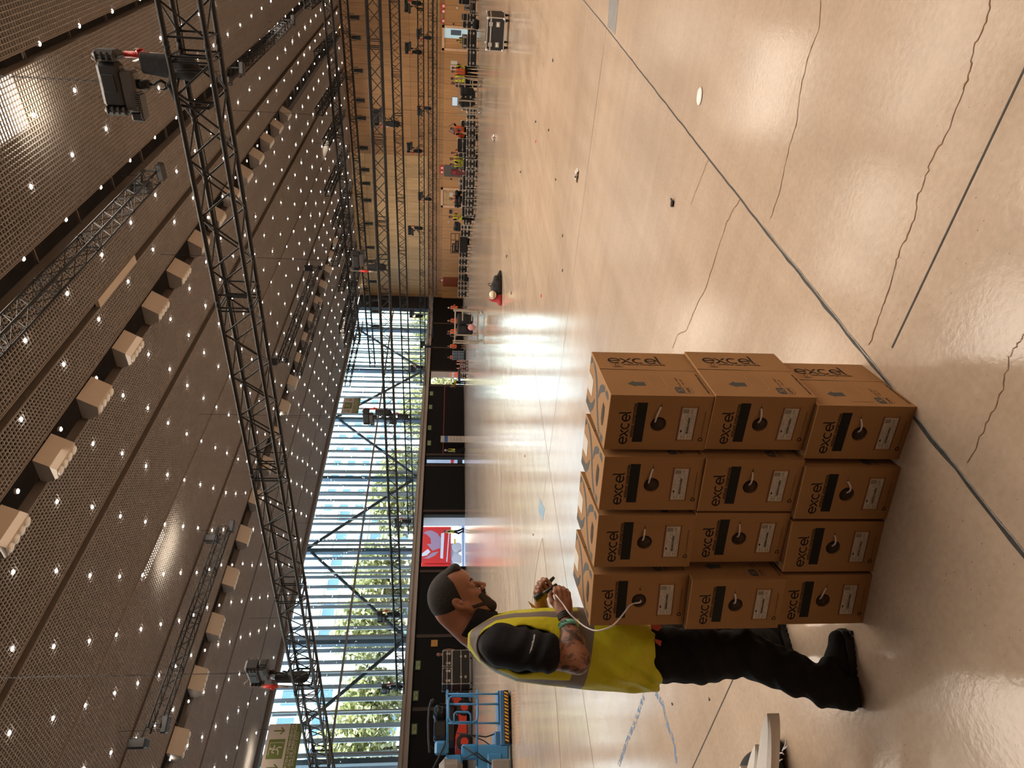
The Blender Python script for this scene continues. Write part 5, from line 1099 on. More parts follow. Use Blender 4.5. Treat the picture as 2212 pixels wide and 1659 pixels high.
tag(MB().box(XL + .01, XL + .05, onx(945, 1390, XL).y - .25, onx(945, 1390, XL).y + .25, 2.0, 2.45).build('call_point', M_('amber print', (.5, .25, .05), .6)), 'small amber alarm plate on the black wall above the stacked cases', 'sign')

# ================================================================ FLIGHT CASES
def case(lbl, loc, rz, w, d, h, body='plast', cast=True, grp=None, lid=.3, nl=2, name='flight_case'):
    t = thing(name, lbl, 'flight case', loc, rz, grp); z0 = .13 if cast else 0.; bm_ = MT[body] if body in MT else bpy.data.materials[body]
    MB().box(-w / 2 + .01, w / 2 - .01, -d / 2 + .01, d / 2 - .01, z0 + .01, z0 + h - .01).build('case_body', bm_, t)
    e = MB(); q = .028; zs = (z0, z0 + h - q)
    for z in zs:
        for y in (-d / 2, d / 2 - q): e.box(-w / 2, w / 2, y, y + q, z, z + q)
        for x in (-w / 2, w / 2 - q): e.box(x, x + q, -d / 2, d / 2, z, z + q)
    for x in (-w / 2, w / 2 - q):
        for y in (-d / 2, d / 2 - q): e.box(x, x + q, y, y + q, z0, z0 + h)
    zl = z0 + h * (1 - lid); e.box(-w / 2 - .003, w / 2 + .003, -d / 2 - .003, -d / 2 + .01, zl - .02, zl + .02); e.box(w / 2 - .01, w / 2 + .003, -d / 2, d / 2, zl - .02, zl + .02); e.box(-w / 2 - .003, -w / 2 + .01, -d / 2, d / 2, zl - .02, zl + .02)
    for x in (-w / 2 + .03, w / 2 - .03):
        for y in (-d / 2 + .03, d / 2 - .03):
            for z in (z0 + .03, z0 + h - .03): e.ell((x, y, z), .045, .045, .045, 8, 5)
    e.build('aluminium_edge', MT['alu'], t)
    for k in range(nl):
        x = -w / 2 + w * (k + .5) / nl if nl > 1 else 0
        x = (-w * .3, w * .3)[k] if nl == 2 else x
        l = MB(); l.box(x - .055, x + .055, -d / 2 - .012, -d / 2 + .005, zl - .055, zl + .055); l.box(x - .02, x + .02, -d / 2 - .02, -d / 2, zl - .02, zl + .02); l.build('latch', MT['alu'], t)
        zh = z0 + (zl - z0) * .5; l = MB(); l.box(x - .07, x + .07, -d / 2 - .008, -d / 2 + .005, zh - .055, zh + .055); l.tube([(x - .045, -d / 2 - .02, zh), (x + .045, -d / 2 - .02, zh)], .012, 6); l.build('handle', MT['alu'], t)
    if cast:
        for x in (-w / 2 + .09, w / 2 - .09):
            for y in (-d / 2 + .09, d / 2 - .09):
                c = MB(); c.box(x - .04, x + .04, y - .05, y + .05, .1, z0); c.box(x - .03, x - .024, y - .02, y + .03, .05, .12); c.box(x + .024, x + .03, y - .02, y + .03, .05, .12); c.lathe([(.0, -.018), (.05, -.018), (.05, .018), (.0, .018)], 12, T(x, y + .012, .05) @ R(PI / 2, 'Y')); c.build('caster', MT['rubber'], t)
    return t
FLOORX = [(0, 1032), (60, 1034), (95, 1034), (120, 1034), (237, 1032.5), (290, 1032), (355, 1032), (420, 1030), (470, 1027.5), (480, 1022), (505, 1020), (522, 1018), (531, 1015.5), (550, 1014), (580, 1012), (636, 1012)]
fx = lambda y: float(np.interp(y, [a for a, b in FLOORX], [b for a, b in FLOORX]))
DV = lambda P: (P - Vector((0, 0, 0))).normalized()
row = None; master = {}
def rowcase(y0, y1, lbl, grp, h=.60, d=.6, push=0., lift=0., body='plast', cast=True, nl=2, lid=.3):
    ym = (y0 + y1) / 2; P = onz(fx(ym), ym); P.z = 0; dirv = DV(P); P = P + dirv * (d / 2 + push); P.z = lift
    dep = abs(Vector(P - Vector((0, 0, 1.6))).dot(Vector(-CAMM[:, 2]))); w = abs(y1 - y0) / 1475 * dep * .97; rz = math.atan2(dirv.y, dirv.x) - PI / 2
    key = (round(w, 1), h, d, body, cast, nl)
    if key in master:
        c = dup(master[key], P, rz, lbl, grp); c.scale = (w / master[key]['w0'], 1, 1); return c
    c = case(lbl, P, rz, w, d, h, body, cast, grp, lid, nl); master[key] = c; c['w0'] = w; return c
for i_, (a, b_) in enumerate([(230.7, 243), (244, 258.7), (261, 276), (277.7, 297.6), (299.4, 319), (321, 341), (345.4, 363.9), (367, 386), (387.4, 406), (409.6, 428), (430.4, 448), (449.8, 467), (469, 487)]):
    rowcase(a + .3, b_ - .3, 'aluminium edged black flight case, %s in the front row counting from the silver trolley' % OR[i_], 'front row of flight cases', .60)
for i_, (a, b_) in enumerate([(487.5, 496), (497, 512.5), (514, 531), (532, 544.5), (545.5, 557.5), (559, 573), (574, 590), (591.6, 607)]):
    rowcase(a + .3, b_ - .3, 'squarish flight case with pale latches, %s counting from below the piled lamps' % OR[i_], 'left part of the case row', .74)
for (a, b_, lb) in [(608, 617, 'behind the loose cloth'), (618, 627.7, 'second from the row\'s left end'), (628.6, 642.6, 'at the row\'s left end, bright edged')]: rowcase(a, b_, 'upright flight case ' + lb, 'left end of the case row', .78, nl=2)
rowcase(66, 106, 'long low black flight case in front of the open framed door', None, .62); rowcase(108, 144, 'long low black flight case beside the standing crew', None, .62)
rowcase(77, 106, 'smaller case set on the long case before the open door', None, .36, .5, .02, .76, cast=False)
rowcase(0, 11.5, 'large plain black stage box at the edge of view', None, .8, .7, .5, .45, nl=0); rowcase(0, 30, 'low dark flight case under the large stage box', None, .42, .8, .45); rowcase(12.5, 25, 'small case with white print beside the large stage box', None, .42, .5, .4, .56, cast=False)
rowcase(31, 47, 'tall case with open dark lid beside the door', None, .62, .6, .6); rowcase(31.5, 46.5, 'black amplifier box topmost beside the door', None, .40, .5, .6, .76, cast=False, nl=0); rowcase(48, 62, 'stacked cable case next to the open framed door', None, .95, .6, .5)
for (a, b_, h, lb) in [(196, 214, .95, 'behind the left of the silver trolley'), (215, 229, 1.15, 'under the open laptop lid'), (232, 240, .9, 'with a small grey knob, behind the row'), (262, 277, .95, 'behind the row by the orange vested pair'), (301, 331, 1.18, 'broad with a pale card'), (332, 342, 1.1, 'between the broad case and the yellow crew')]: rowcase(a, b_, 'tall flight case behind the front row, ' + lb, 'tall cases behind the row', h, .6, 1.3)
for i_, (a, b_) in enumerate([(344, 372), (380, 412), (414, 446), (447, 470)]): rowcase(a, b_, 'long low case behind the front row, ' + ['below the yellow vested pair', 'right of the framed door', 'under the cable heap', 'by the man reading'][i_], 'long cases behind the row', .78, .6, 1.2)
rowcase(388, 398, 'small silver edged case on the long cases behind the row', None, .24, .4, 1.2, .92, cast=False, nl=0); rowcase(399, 413, 'slim silver edged case on the long cases, left of the small one', None, .22, .4, 1.2, .92, cast=False, nl=0)
# heaps of black cable bags and frames on the cases
def bags(lbl, y0, y1, z0, z1, push, seed, name='cable_bag_heap', cat='cable bags'):
    random.seed(seed); ym = (y0 + y1) / 2; P = onz(fx(ym), ym); P = P + DV(P) * (.3 + push); dep = P.length; w = (y1 - y0) / 1475 * dep * .97; rz = math.atan2(P.y, P.x) - PI / 2
    g = Sdf((-w / 2 - .1, -.3, z0 - .02), (w / 2 + .1, .3, z1 + .12), .03)
    for _ in range(26): c = (random.uniform(-w / 2, w / 2) * .9, random.uniform(-.12, .12), z0 + .06 + (z1 - z0) * random.random() * .75); g.ell(c, (random.uniform(.08, .2), .13, random.uniform(.07, .14)), .03)
    g.cut(lambda Q: z0 - Q[..., 2]); o = g.build(name, MT['bag'], None); o.location = (P.x, P.y, 0); o.rotation_euler = (0, 0, rz); return tag(o, lbl, cat, None)
bags('heap of tangled black cables and bags on the cases before the pale framed door', 416, 448, .92, 1.42, 1.2, 1); bags('small black bag lying at the foot of the row near the open door', 46, 60, .0, .34, -.9, 2); bags('black lamps piled on the cases left of the yellow and black vested worker', 483, 498, .9, 1.4, .4, 3); bags('dark bag slumped against the last cases of the row', 594, 606, .0, .38, -.5, 4)
P = onz(1019, 527); P = P + DV(P) * 1.2; rk = thing('equipment_rack', 'open black rack of equipment on the left part of the case row', 'rack', (P.x, P.y, 0), math.atan2(P.y, P.x) - PI / 2); m = MB()
for x in (-.75, -.25, .25, .75):
    for y in (-.25, .25): m.box(x - .02, x + .02, y - .02, y + .02, 0, 1.62)
for z in (.3, .95, 1.25, 1.58):
    for y in (-.25, .25): m.box(-.75, .75, y - .02, y + .02, z, z + .04)
m.build('rack_frame', MT['black'], rk); m = MB(); m.box(-.70, .2, -.2, .2, 1.0, 1.24); m.box(-.70, .0, -.2, .2, 1.3, 1.5); m.box(-.7, .7, -.2, .2, .35, .9); m.build('equipment', MT['plast'], rk); m = MB(); m.box(-.6, -.1, -.22, -.2, 1.36, 1.41); m.box(-.5, .1, -.22, -.2, 1.1, 1.14); m.build('front_light_strip', MT['alu'], rk)
P = onz(1032, 222); P = P + DV(P) * 1.6; ll = thing('laptop', 'open laptop with bright screen on a case behind the silver trolley', 'laptop', (P.x, P.y, 1.28), math.atan2(P.y, P.x) - PI / 2); MB().box(-.28, .28, -.2, .15, 0, .03).build('keyboard', MT['plast'], ll); MB().box(-.30, .30, .15, .18, .03, .44).build('lid', MT['plast'], ll); m = MB(); m.box(-.27, .27, .146, .15, .06, .42); m.build('screen', M_('pale lit screen', (.5, .6, .7), .4, emit=(.7, .85, .95), es=.5), ll)
# near flight case
Pa, Pb, Pc = onz(1097, 113), onz(1102, 40), onz(1097, 10); ex = (Pb - Pa); wN = ex.length; ex.normalize(); ctr = (Pa + Pb) / 2 + Vector((-ex.y, ex.x, 0)) * .38
case('near black flight case with bright edges standing alone on the open floor', (ctr.x, ctr.y, 0), math.atan2(ex.y, ex.x), wN, .74, .54, 'plast', True, None, .22, 2)
# case stack and cases at the left black wall
def wallcase(lbl, x0, y0, y1, h, lift, X, cast=True, nl=2, grp='cases stacked by the black wall'):
    a, b_ = onx(x0, y0, X), onx(x0, y1, X); w = abs(a.y - b_.y); return case(lbl, (X - .4, (a.y + b_.y) / 2, lift), PI / 2, w * .98, .8, h, 'plast', cast, grp, .5, nl)
wallcase('big lower flight case of the stack by the black wall', 1000, 1403, 1478, .98, 0, -35.0); wallcase('upper case of the stack by the black wall, right one', 965, 1405, 1440, .52, 1.115, -35.0, False); wallcase('upper case of the stack by the black wall, left one', 965, 1442, 1478, .52, 1.115, -35.0, False); wallcase('flight case half hidden behind the blue lift cage', 1000, 1484, 1520, 1.3, 0, -36.3)
# grey crates, burgundy cases and cones
P = onz(1006, 768)
for k, z in ((0, .14), (1, .72)):
    t = thing('storage_crate', 'blue grey plastic crate beside the crew, ' + ('lower of two' if k == 0 else 'upper of two'), 'crate', (P.x, P.y, z), math.atan2(P.y, P.x) - PI / 2, 'blue grey crates'); MB().rbox(-.42, .42, -.3, .3, 0, .52, .04).build('crate_body', M_('blue grey plastic', (.09, .12, .16), .5), t); m = MB(); m.box(-.45, .45, -.33, .33, .5, .55)
    for x in (-.4, -.13, .13, .38): m.box(x - .02, x + .02, -.32, -.29, .02, .5)
    m.build('rim', M_('light grey plastic rim', (.3, .33, .36), .5), t)
tag(MB().box(P.x - .45, P.x + .45, P.y - .35, P.y + .35, .0, .139).build('dolly', MT['rubber']), 'black dolly under the blue grey crates', 'dolly')
mat('burgundy case panel', (.10, .018, .03), .5)
cc_ = []
for (xx, a, b_, bd_, lb) in [(1010, 778, 789.5, 'burgundy case panel', 'burgundy flight case under two small cones'), (1010.5, 790.5, 803, 'burgundy case panel', 'burgundy flight case with a silver rim under one small cone'), (1011, 806, 819, 'plast', 'black flight case by the bright doorway')]:
    P = onz(xx, (a + b_) / 2); dep = P.length; cc_.append(case(lb, (P.x, P.y, 0), math.atan2(P.y, P.x) - PI / 2, (b_ - a) / 1475 * dep * .95, .6, .5, bd_, True, 'cases by the traffic cones', .3, 2))
def cone(lbl, x, y, z, h):
    t = thing('traffic_cone', lbl, 'traffic cone', (x, y, z), 0, 'traffic cones'); MB().lathe([(h * .24, .0), (h * .22, .03), (h * .17, .05), (h * .04, h), (0, h)], 14).build('cone_body', M_('orange red cone plastic', (.7, .10, .04), .5), t, True)
    MB().lathe([(h * .118 + .004, h * .45), (h * .078 + .004, h * .72)], 14).build('white_collar', MT['white'], t)
for i, (y, c, h, lb) in enumerate([(780.5, 0, .34, 'small cone nearest the grey crates'), (786.5, 0, .36, 'small cone, second on the burgundy cases'), (796, 1, .34, 'small cone beside the dark bag')]):
    q = cc_[c].location; P = onz(1010, y); cone('orange traffic cone, ' + lb, q.x + (P.x - onz(1010, (783.7, 796.7)[c]).x), q.y + (P.y - onz(1010, (783.7, 796.7)[c]).y), .635, h)
q = cc_[2].location; tag(MB().rbox(q.x - .45, q.x + .5, q.y - .25, q.y + .4, .635, .82, .03).build('black_tray', MT['plast']), 'black tray under the two tall cones', 'tray'); cone('tall traffic cone on the black tray, nearer the dark wall', q.x - .2, q.y + .25, .822, .72); cone('tall traffic cone on the black tray, nearer the bright doorway', q.x + .25, q.y - .02, .822, .70)

# ================================================================ TROLLEYS
def trolley(lbl, pa, pb, bagcol, red=False):
    A, B = onz(*pa), onz(*pb); ex = (B - A); w = ex.length; ex.normalize(); ey = Vector((-ex.y, ex.x, 0)); t = thing('trolley', lbl, 'trolley', (A.x, A.y, 0), math.atan2(ex.y, ex.x)); H_ = 1.42; D_ = .7; m = MB()
    for x in (0, w * .25, w):
        for y in (0, D_): m.box(x - .03, x + .03, y - .03, y + .03, .16, H_ if x != w * .25 else H_ * .96)
    for y in (0, D_):
        for z in (.18, H_ - .12): m.box(0, w, y - .03, y + .03, z, z + .06)
        m.box(w * .7, w, y - .025, y + .025, .5, .55); m.box(w * .7, w, y - .025, y + .025, .95, 1.0)
        m.box(0, w * .25, y - .025, y + .025, .62, .67)
    for x in (0, w):
        for z in (.18, .62, H_ - .12): m.box(x - .025, x + .025, 0, D_, z, z + .05)
    m.build('trolley_frame', M_('warm aluminium tube', (.50, .44, .36), .4, .5), t)
    for x in (.08, w - .08):
        for y in (.06, D_ - .06): c = MB(); c.box(x - .02, x + .02, y - .03, y + .03, .08, .18); c.lathe([(0, -.02), (.07, -.02), (.07, .02), (0, .02)], 12, T(x, y, .07) @ R(PI / 2, 'Y')); c.build('caster', MT['steel'], t)
    return t, w, H_
for (lb, pa, pb) in [('silver frame trolley loaded with black bags before the case row', (1040, 236), (1041, 171)), ('silver frame trolley loaded with black bags between the orange vested crew', (1041, 742), (1043, 673))]:
    t, w, H_ = trolley(lb, pa, pb, None); far = 'case row' if pa[1] < 500 else 'orange crew'
    for k in range(2):
        g = Sdf((-.36, -.26, .3), (.36, .26, 1.3), .025); g.ell((0, 0, .86), (.27, .2, .30), .05); g.cap((-.15, 0, 1.08), (.15, 0, 1.08), .15, .15, .06); g.cap((-.1, 0, .58), (.1, 0, .58), .14, .14, .06)
        b_ = g.build('hanging_bag', MT['bag'], None); M4 = Matrix.Translation(t.location) @ R(t.rotation_euler[2]) @ T(w * (.38 + k * .34) if far[0] == 'o' else w * (.30 + k * .36), .35, 0); b_.matrix_world = M4; tag(b_, 'bulky black bag hanging in the trolley by the %s, %s one' % (far, ('first', 'second')[k]), 'bag', 'black bags on the trolleys')
    if far[0] == 'o':
        g = Sdf((-.2, -.2, .3), (.2, .2, .95), .025); g.ell((0, 0, .55), (.16, .1, .18), .04); b_ = g.build('carrier_bag', M_('pink and red plastic bag', (.55, .25, .25), .5, var=.4, vscale=9)); b_.matrix_world = Matrix.Translation(t.location) @ R(t.rotation_euler[2]) @ T(w * .5, .0, -.02); tag(b_, 'red and white carrier bag hung on the trolley by the orange crew', 'bag')
# ================================================================ DISTANT PEOPLE
def pfar(lbl, foot, face, vest, cap_, hair=(.03, .02, .015), shorts=False, lean=0., arms='down', ht=1.76, legs='stand', d=None, shirt=(.012, .012, .014)):
    P = Vector(foot) if len(foot) == 3 else onz(*foot); P.z = 0 if len(foot) == 2 else P.z
    t = thing('person', lbl, 'person', P, face); k = ht / 1.76
    def S_(x, y, z):  # lean above the hips
        if z > .9: a = lean; dz = z - .9; return ((x + math.sin(a) * dz) * k, y * k, (.9 + math.cos(a) * dz) * k)
        return (x * k, y * k, z * k)
    b = Sdf((-.6, -.65, -.01), (.95, .65, 1.98 * k), .016)
    b.ell(S_(.02, 0, 1.67), (.098 * k, .078 * k, .115 * k), .02); b.cap(S_(0, 0, 1.45), S_(.01, 0, 1.60), .05 * k, .048 * k, .03); b.cap(S_(.1, 0, 1.655), S_(.105, 0, 1.65), .016, .014, .01)
    sx = .04 if legs == 'stand' else .26
    LG = [((0, .09, .9), (sx * .6, .11, .48), (sx * -.2, .12, .08)), ((0, -.09, .9), (.02 - sx * .3, -.11, .48), (-sx * .9, -.12, .08))]
    A_ = {'down': [(.0, .25, 1.17), (.10, .24, .93)], 'fwd': [(.08, .26, 1.2), (.32, .14, 1.12)], 'up': [(.12, .34, 1.55), (.05, .18, 1.83)], 'hips': [(-.1, .36, 1.2), (.05, .2, 1.0)], 'reach': [(.2, .22, 1.18), (.46, .16, 1.05)]}[arms]
    for sg in (-1, 1):
        e, w_ = A_; e = (e[0], e[1] * sg, e[2]); w_ = (w_[0], w_[1] * sg, w_[2]); b.cap(S_(0, .19 * sg, 1.42), S_(*e), .052 * k, .044 * k, .03); b.cap(S_(*e), S_(*w_), .042 * k, .03 * k, .01); q = Vector(S_(*w_)) + (Vector(S_(*w_)) - Vector(S_(*e))).normalized() * .07; b.cap(S_(*w_), tuple(q), .036, .03, .01)
    b.cap(S_(0, 0, 1.0), S_(0, 0, 1.4), .12 * k, .13 * k, .05)
    for h_, kn, an in LG: b.cap(S_(*h_), S_(*kn), .08 * k, .055 * k, .03); b.cap(S_(*kn), S_(*an), .055 * k, .04 * k, .02)
    b.build('body', MT['skin'], t)
    s1 = Sdf((-.5, -.5, .78 * k), (.8, .5, 1.62 * k), .018); s1.cap(S_(0, .07, .93), S_(0, .1, 1.36), .125 * k, .125 * k, .05); s1.cap(S_(0, -.07, .93), S_(0, -.1, 1.36), .125 * k, .125 * k, .05); s1.cap(S_(0, -.14, 1.42), S_(0, .14, 1.42), .075 * k, .075 * k, .04)
    s1.build('vest' if vest else 'shirt', M_('hi vis ' + str(vest), vest, .6, bump=.3, bscale=9) if vest else M_('dark top %s' % (shirt,), shirt, .7), t)
    if vest:
        s2 = Sdf((-.5, -.6, 1.0 * k), (.8, .6, 1.62 * k), .018)
        for sg in (-1, 1): e = (A_[0][0], A_[0][1] * sg, A_[0][2]); s2.cap(S_(0, .185 * sg, 1.43), tuple(Vector(S_(0, .185 * sg, 1.43)).lerp(Vector(S_(*e)), .75)), .066 * k, .058 * k, .02)
        s2.build('sleeves', MT['shirt'], t)
        bb = Sdf((-.5, -.5, .9 * k), (.8, .5, 1.62 * k), .018); bb.cap(S_(0, .07, .93), S_(0, .1, 1.36), .129 * k, .129 * k, .05); bb.cap(S_(0, -.07, .93), S_(0, -.1, 1.36), .129 * k, .129 * k, .05); bb.cut(lambda Q: np.abs(Q[..., 2] - 1.10 * k) - .03); bb.build('reflective_band', MT['alud'], t)
    s3 = Sdf((-.5, -.4, .03), (.5, .4, 1.02 * k), .018)
    for h_, kn, an in LG:
        s3.cap(S_(*h_), S_(*kn), .098 * k, .078 * k, .03)
        if not shorts: s3.cap(S_(*kn), S_(*an), .076 * k, .066 * k, .02)
    s3.cap(S_(0, .05, .93), S_(0, -.05, .93), .11 * k, .11 * k, .03); s3.build('trousers', MT['cloth'], t)
    for h_, kn, an in LG: f_ = MB(); f_.rbox(an[0] * k - .07, an[0] * k + .19, an[1] * k - .05, an[1] * k + .05, 0, .09, .03); f_.build('shoe', MT['rubber'], t)
    hd = S_(.02, 0, 1.67); hm = MB(); hm.ell((hd[0] - .012, hd[1], hd[2] + .028 * k), .106 * k, .086 * k, .10 * k, 12, 8); hm.build('cap' if cap_ else 'hair', M_('cap %s' % (cap_,), cap_, .5) if cap_ else M_('hair %s' % (hair,), hair, .7), t, True)
    return t
YL, OR_ = (.62, .66, .03), (.85, .12, .02)
def back_of_row(y, push=2.0): P = onz(fx(y), y); P = P + DV(P) * push; return (P.x, P.y, 0.)
FC = lambda y: math.atan2(-1, .75)      # facing the lens
pfar('standing worker in yellow vest and black clothes in front of the notices', (1030, 150), -.9, YL, None, arms='fwd'); pfar('worker with orange vest and dark hair half hidden by the standing crew', back_of_row(158, 1.2), -1.2, OR_, None, arms='hips')
pfar('worker turned away in plain yellow vest behind the silver trolley', back_of_row(173, .6), 1.9, YL, None, arms='down', ht=1.8); pfar('dark haired worker beside the plain yellow vest', back_of_row(183, 1.4), -1.4, None, None)
pfar('worker in orange vest with both arms raised to his head', back_of_row(281, 1.6), -1.2, OR_, None, arms='up'); pfar('worker in orange vest and blue cap bending to the side', back_of_row(297, 1.4), -.2, OR_, (.15, .15, .5), lean=.5, arms='reach')
pfar('worker in yellow vest nearer the broad black case', back_of_row(346, 2.0), -1.0, YL, None, arms='fwd'); pfar('worker in yellow vest looking down by the hose niche', back_of_row(355, 1.8), -1.9, YL, None, arms='reach', lean=.2); pfar('orange vested worker hidden behind the broad black case', back_of_row(333, 2.4), -1.3, OR_, None, ht=1.68)
pfar('worker with pale hair and orange vest behind the cable heap', back_of_row(432, 2.2), -1.2, OR_, None, hair=(.2, .13, .08)); pfar('worker in black top and yellow vest reading a sheet at the cases', back_of_row(471, 1.6), -.5, YL, None, arms='fwd')
P = onz(1024, 93); pfar('worker in yellow vest crouching in the open framed doorway', (P.x, P.y + 1.5, 0), -1.8, YL, None, lean=.7, arms='reach', ht=1.6)
pfar('worker in orange vest and white cap holding the trolley end', (1008, 666), -.5, OR_, (.6, .55, .5), shorts=True, arms='fwd'); pfar('grey haired worker in open orange vest behind the trolley, first', (1009, 694), -.6, OR_, None, hair=(.25, .22, .2)); pfar('worker in open orange vest behind the trolley, second', (1010, 717), -.9, OR_, None); pfar('dark capped worker behind the second open vest', (1006, 722), -.9, None, (.05, .04, .03), ht=1.8)
pfar('worker in orange vest and shorts with folded hands beside the grey crates', (1005.5, 749), -.7, OR_, None, shorts=True, arms='fwd'); pfar('worker in orange vest leaning over the grey crates', (1005, 773), -.9, OR_, None, lean=.3, arms='reach')
pfar('worker in yellow vest bending forward in the bright far doorway', (1004.5, 826), -1.6, YL, None, lean=1.0, arms='reach', hair=(.1, .06, .03)); pfar('worker in yellow vest and white helmet walking past the black wall', (1004.5, 973), -2.2, YL, (.6, .6, .7), legs='walk', ht=1.8)
P = onx(1003, 1148, -47); pfar('person in yellow top walking outside before the red lorry', (P.x, P.y, -.02), -2.4, YL, None, legs='walk'); P = onx(1012, 1413, -37.2); pfar('helmeted worker peering over the stacked cases by the black wall', (P.x, P.y, 0), -.6, None, (.3, .1, .06), ht=1.95)

# ================================================================ LIFTS
def plane(P0, dirv):
    """maps photo points onto the upright plane through P0 along dirv; off = metres behind the plane; returns local (along, back, up)"""
    ex = Vector((dirv[0], dirv[1], 0)).normalized(); n = Vector((-ex.y, ex.x, 0))
    if n.dot(Vector(P0)) < 0: n = -n
    def f(x, y, off=0.):
        d = Vector(ray(x, y)); o = Vector(CC); q = Vector(P0) + n * off; t = (q - o).dot(n) / d.dot(n); p = o + d * t - Vector(P0); return Vector((p.dot(ex), off, p.z))
    return f, frame((P0[0], P0[1], 0), ex, n, (0, 0, 1)) if ex.cross(n).z > 0 else frame((P0[0], P0[1], 0), ex, n, (0, 0, 1))
bl = mat('blue lift paint', (.035, .19, .42), .35); bld = mat('deep blue lift paint', (.02, .11, .27), .4); yb = mat('amber hazard paint', (.62, .30, .02), .5)
Pq, Pr = onz(1107, 1659), onz(1103, 1492); PL, MP = plane(Pq, Pr - Pq)
t = thing('platform_lift', 'blue wheeled platform lift with guard rails behind the worker', 'lift'); t.matrix_world = MP; D_ = .85
def tb(m, pts, r, off=0., n=8): m.tube([PL(x, y, off) for x, y in pts], r, n)
Z = lambda x, y=1560: PL(x, y).z
U = lambda y, x=1060: PL(x, y).x
m = MB()
for off in (0., D_):
    for y in (1499, 1521, 1562): tb(m, [(967 if y != 1521 else 970, y), (1085, y)], .022, off)
    tb(m, [(966.5, 1490), (966.5, 1606)], .024, off); tb(m, [(1031, 1490), (1030, 1655)], .022, off)
for y in (1499, 1562): m.tube([PL(966.5, y, 0), PL(966.5, y, D_)], .022, 8); m.tube([PL(1031, y, 0), PL(1031, y, D_)], .02, 8)
m.build('guard_rail', bl, t, True)
m = MB(); rr = [(x, y) for x, y in [(972, 1506), (969, 1512), (969, 1550), (972, 1557), (977, 1560), (1022, 1560), (1029, 1557), (1032, 1550), (1032, 1512), (1029, 1506), (1023, 1504), (977, 1504), (972, 1506)]]; tb(m, rr, .022, -.05); m.build('entry_gate', bl, t, True)
m = MB(); tb(m, [(981, 1560), (981, 1543), (985, 1538), (1011, 1538), (1016, 1543), (1017, 1560)], .02, -.06); m.build('mid_rail_loop', bl, t, True)
m = MB(); m.rbox(U(1612), U(1492), -.04, D_ + .04, Z(1100), Z(1080), .02); m.rbox(U(1565), U(1492), 0, D_, Z(1080), Z(1076), .01); m.build('platform_deck', bld, t)
m = MB()
for k in range(15):
    a = U(1604) + (U(1494) - U(1604)) * k / 15; w_ = (U(1494) - U(1604)) / 30; m.add([(a, -.052, Z(1098)), (a + w_, -.052, Z(1098)), (a + w_ * 2, -.052, Z(1090)), (a + w_, -.052, Z(1090))], [(0, 1, 2, 3)])
m.build('hazard_stripe', yb, t)
m = MB(); m.box(U(1608), U(1492), -.048, -.045, Z(1099), Z(1089)); m.build('stripe_backing', MT['rubber'], t)
m = MB(); m.rbox(U(1580), U(1530), .1, D_ - .1, .02, Z(1098), .05)
for y in (1496, 1590): m.lathe([(0, -.05), (.10, -.05), (.10, .05), (0, .05)], 14, T(U(y) - .1, .08, .11) @ R(PI / 2, 'X')); m.lathe([(0, -.05), (.10, -.05), (.10, .05), (0, .05)], 14, T(U(y) - .1, D_ - .08, .11) @ R(PI / 2, 'X'))
m.build('wheel_base', MT['rubber'], t)
m = MB()
for (a, b_) in (((1075, 1505), (1100, 1530)), ((1075, 1580), (1098, 1612))): m.rbox(PL(*b_).x, PL(*a).x, .0, D_, Z(1100), Z(1068) if a[1] > 1550 else Z(1078), .03)
m.build('side_upright', bld, t)
m = MB(); m.rbox(U(1659) - .5, U(1608), -.02, .55, Z(1098), Z(1030), .04); m.rbox(U(1640), U(1606), .05, .5, Z(1035), Z(998), .04); m.rbox(U(1659) - .4, U(1625), -.05, .6, Z(1085), Z(1050), .05); m.build('power_unit', bl, t)
m = MB(); m.rbox(U(1628), U(1597), -.05, .25, Z(970), Z(940), .05); m.rbox(U(1650), U(1628), .0, .4, Z(1000), Z(962), .05); m.build('control_box', bl, t)
m = MB(); m.rbox(U(1659) - .5, U(1635), -.1, .5, Z(1000), Z(950), .12); m.build('mast_cover', MT['alud'], t); m = MB(); m.rbox(U(1659) - .3, U(1640), -.12, .3, .05, Z(1060), .03); m.build('base_cover', MT['alud'], t)
m = MB(); tb(m, [(935, 1662), (960, 1610), (962, 1600)], .02, -.08); tb(m, [(1000, 1612), (1040, 1640), (1080, 1659)], .015, -.08); tb(m, [(985, 1583), (1020, 1588), (1050, 1592), (1070, 1585)], .014, .1); tb(m, [(1020, 1590), (1045, 1600), (1062, 1612)], .012, .1); tb(m, [(1000, 1640), (1030, 1625), (1060, 1650)], .014, -.1); m.build('hydraulic_hose', MT['rubber'], t, True)
# red boom machine behind
Pq, Pr = onz(1021, 1615), onz(1020, 1510); PL, MP = plane(Pq, Pr - Pq); Z = lambda x, y=1560: PL(x, y).z; U = lambda y, x=1010: PL(x, y).x
t = thing('boom_lift', 'red self-propelled boom lift with black arms parked at the black wall', 'lift'); t.matrix_world = MP; rp = mat('orange red machine paint', (.66, .045, .02), .4)
m = MB(); m.prism([(U(1612), Z(1008)), (U(1612), Z(985)), (U(1590), Z(984)), (U(1560), Z(992)), (U(1530), Z(990)), (U(1516), Z(982)), (U(1506), Z(976)), (U(1506), Z(994)), (U(1520), Z(1008))], 0, 1.5, 'y'); m.build('chassis', rp, t)
for y in (1528, 1603):
    for o in (-.1, 1.35): MB().lathe([(0, 0), (.30, 0), (.42, .06), (.42, .22), (.30, .28), (0, .28)], 18, T(U(y), o + .28, .42) @ R(PI / 2, 'X')).build('tyre', MT['rubber'], t, True); MB().lathe([(0, 0), (.2, 0), (.22, .02), (0, .03)], 14, T(U(y), o - .005, .42) @ R(-PI / 2, 'X')).build('wheel_hub', rp, t)
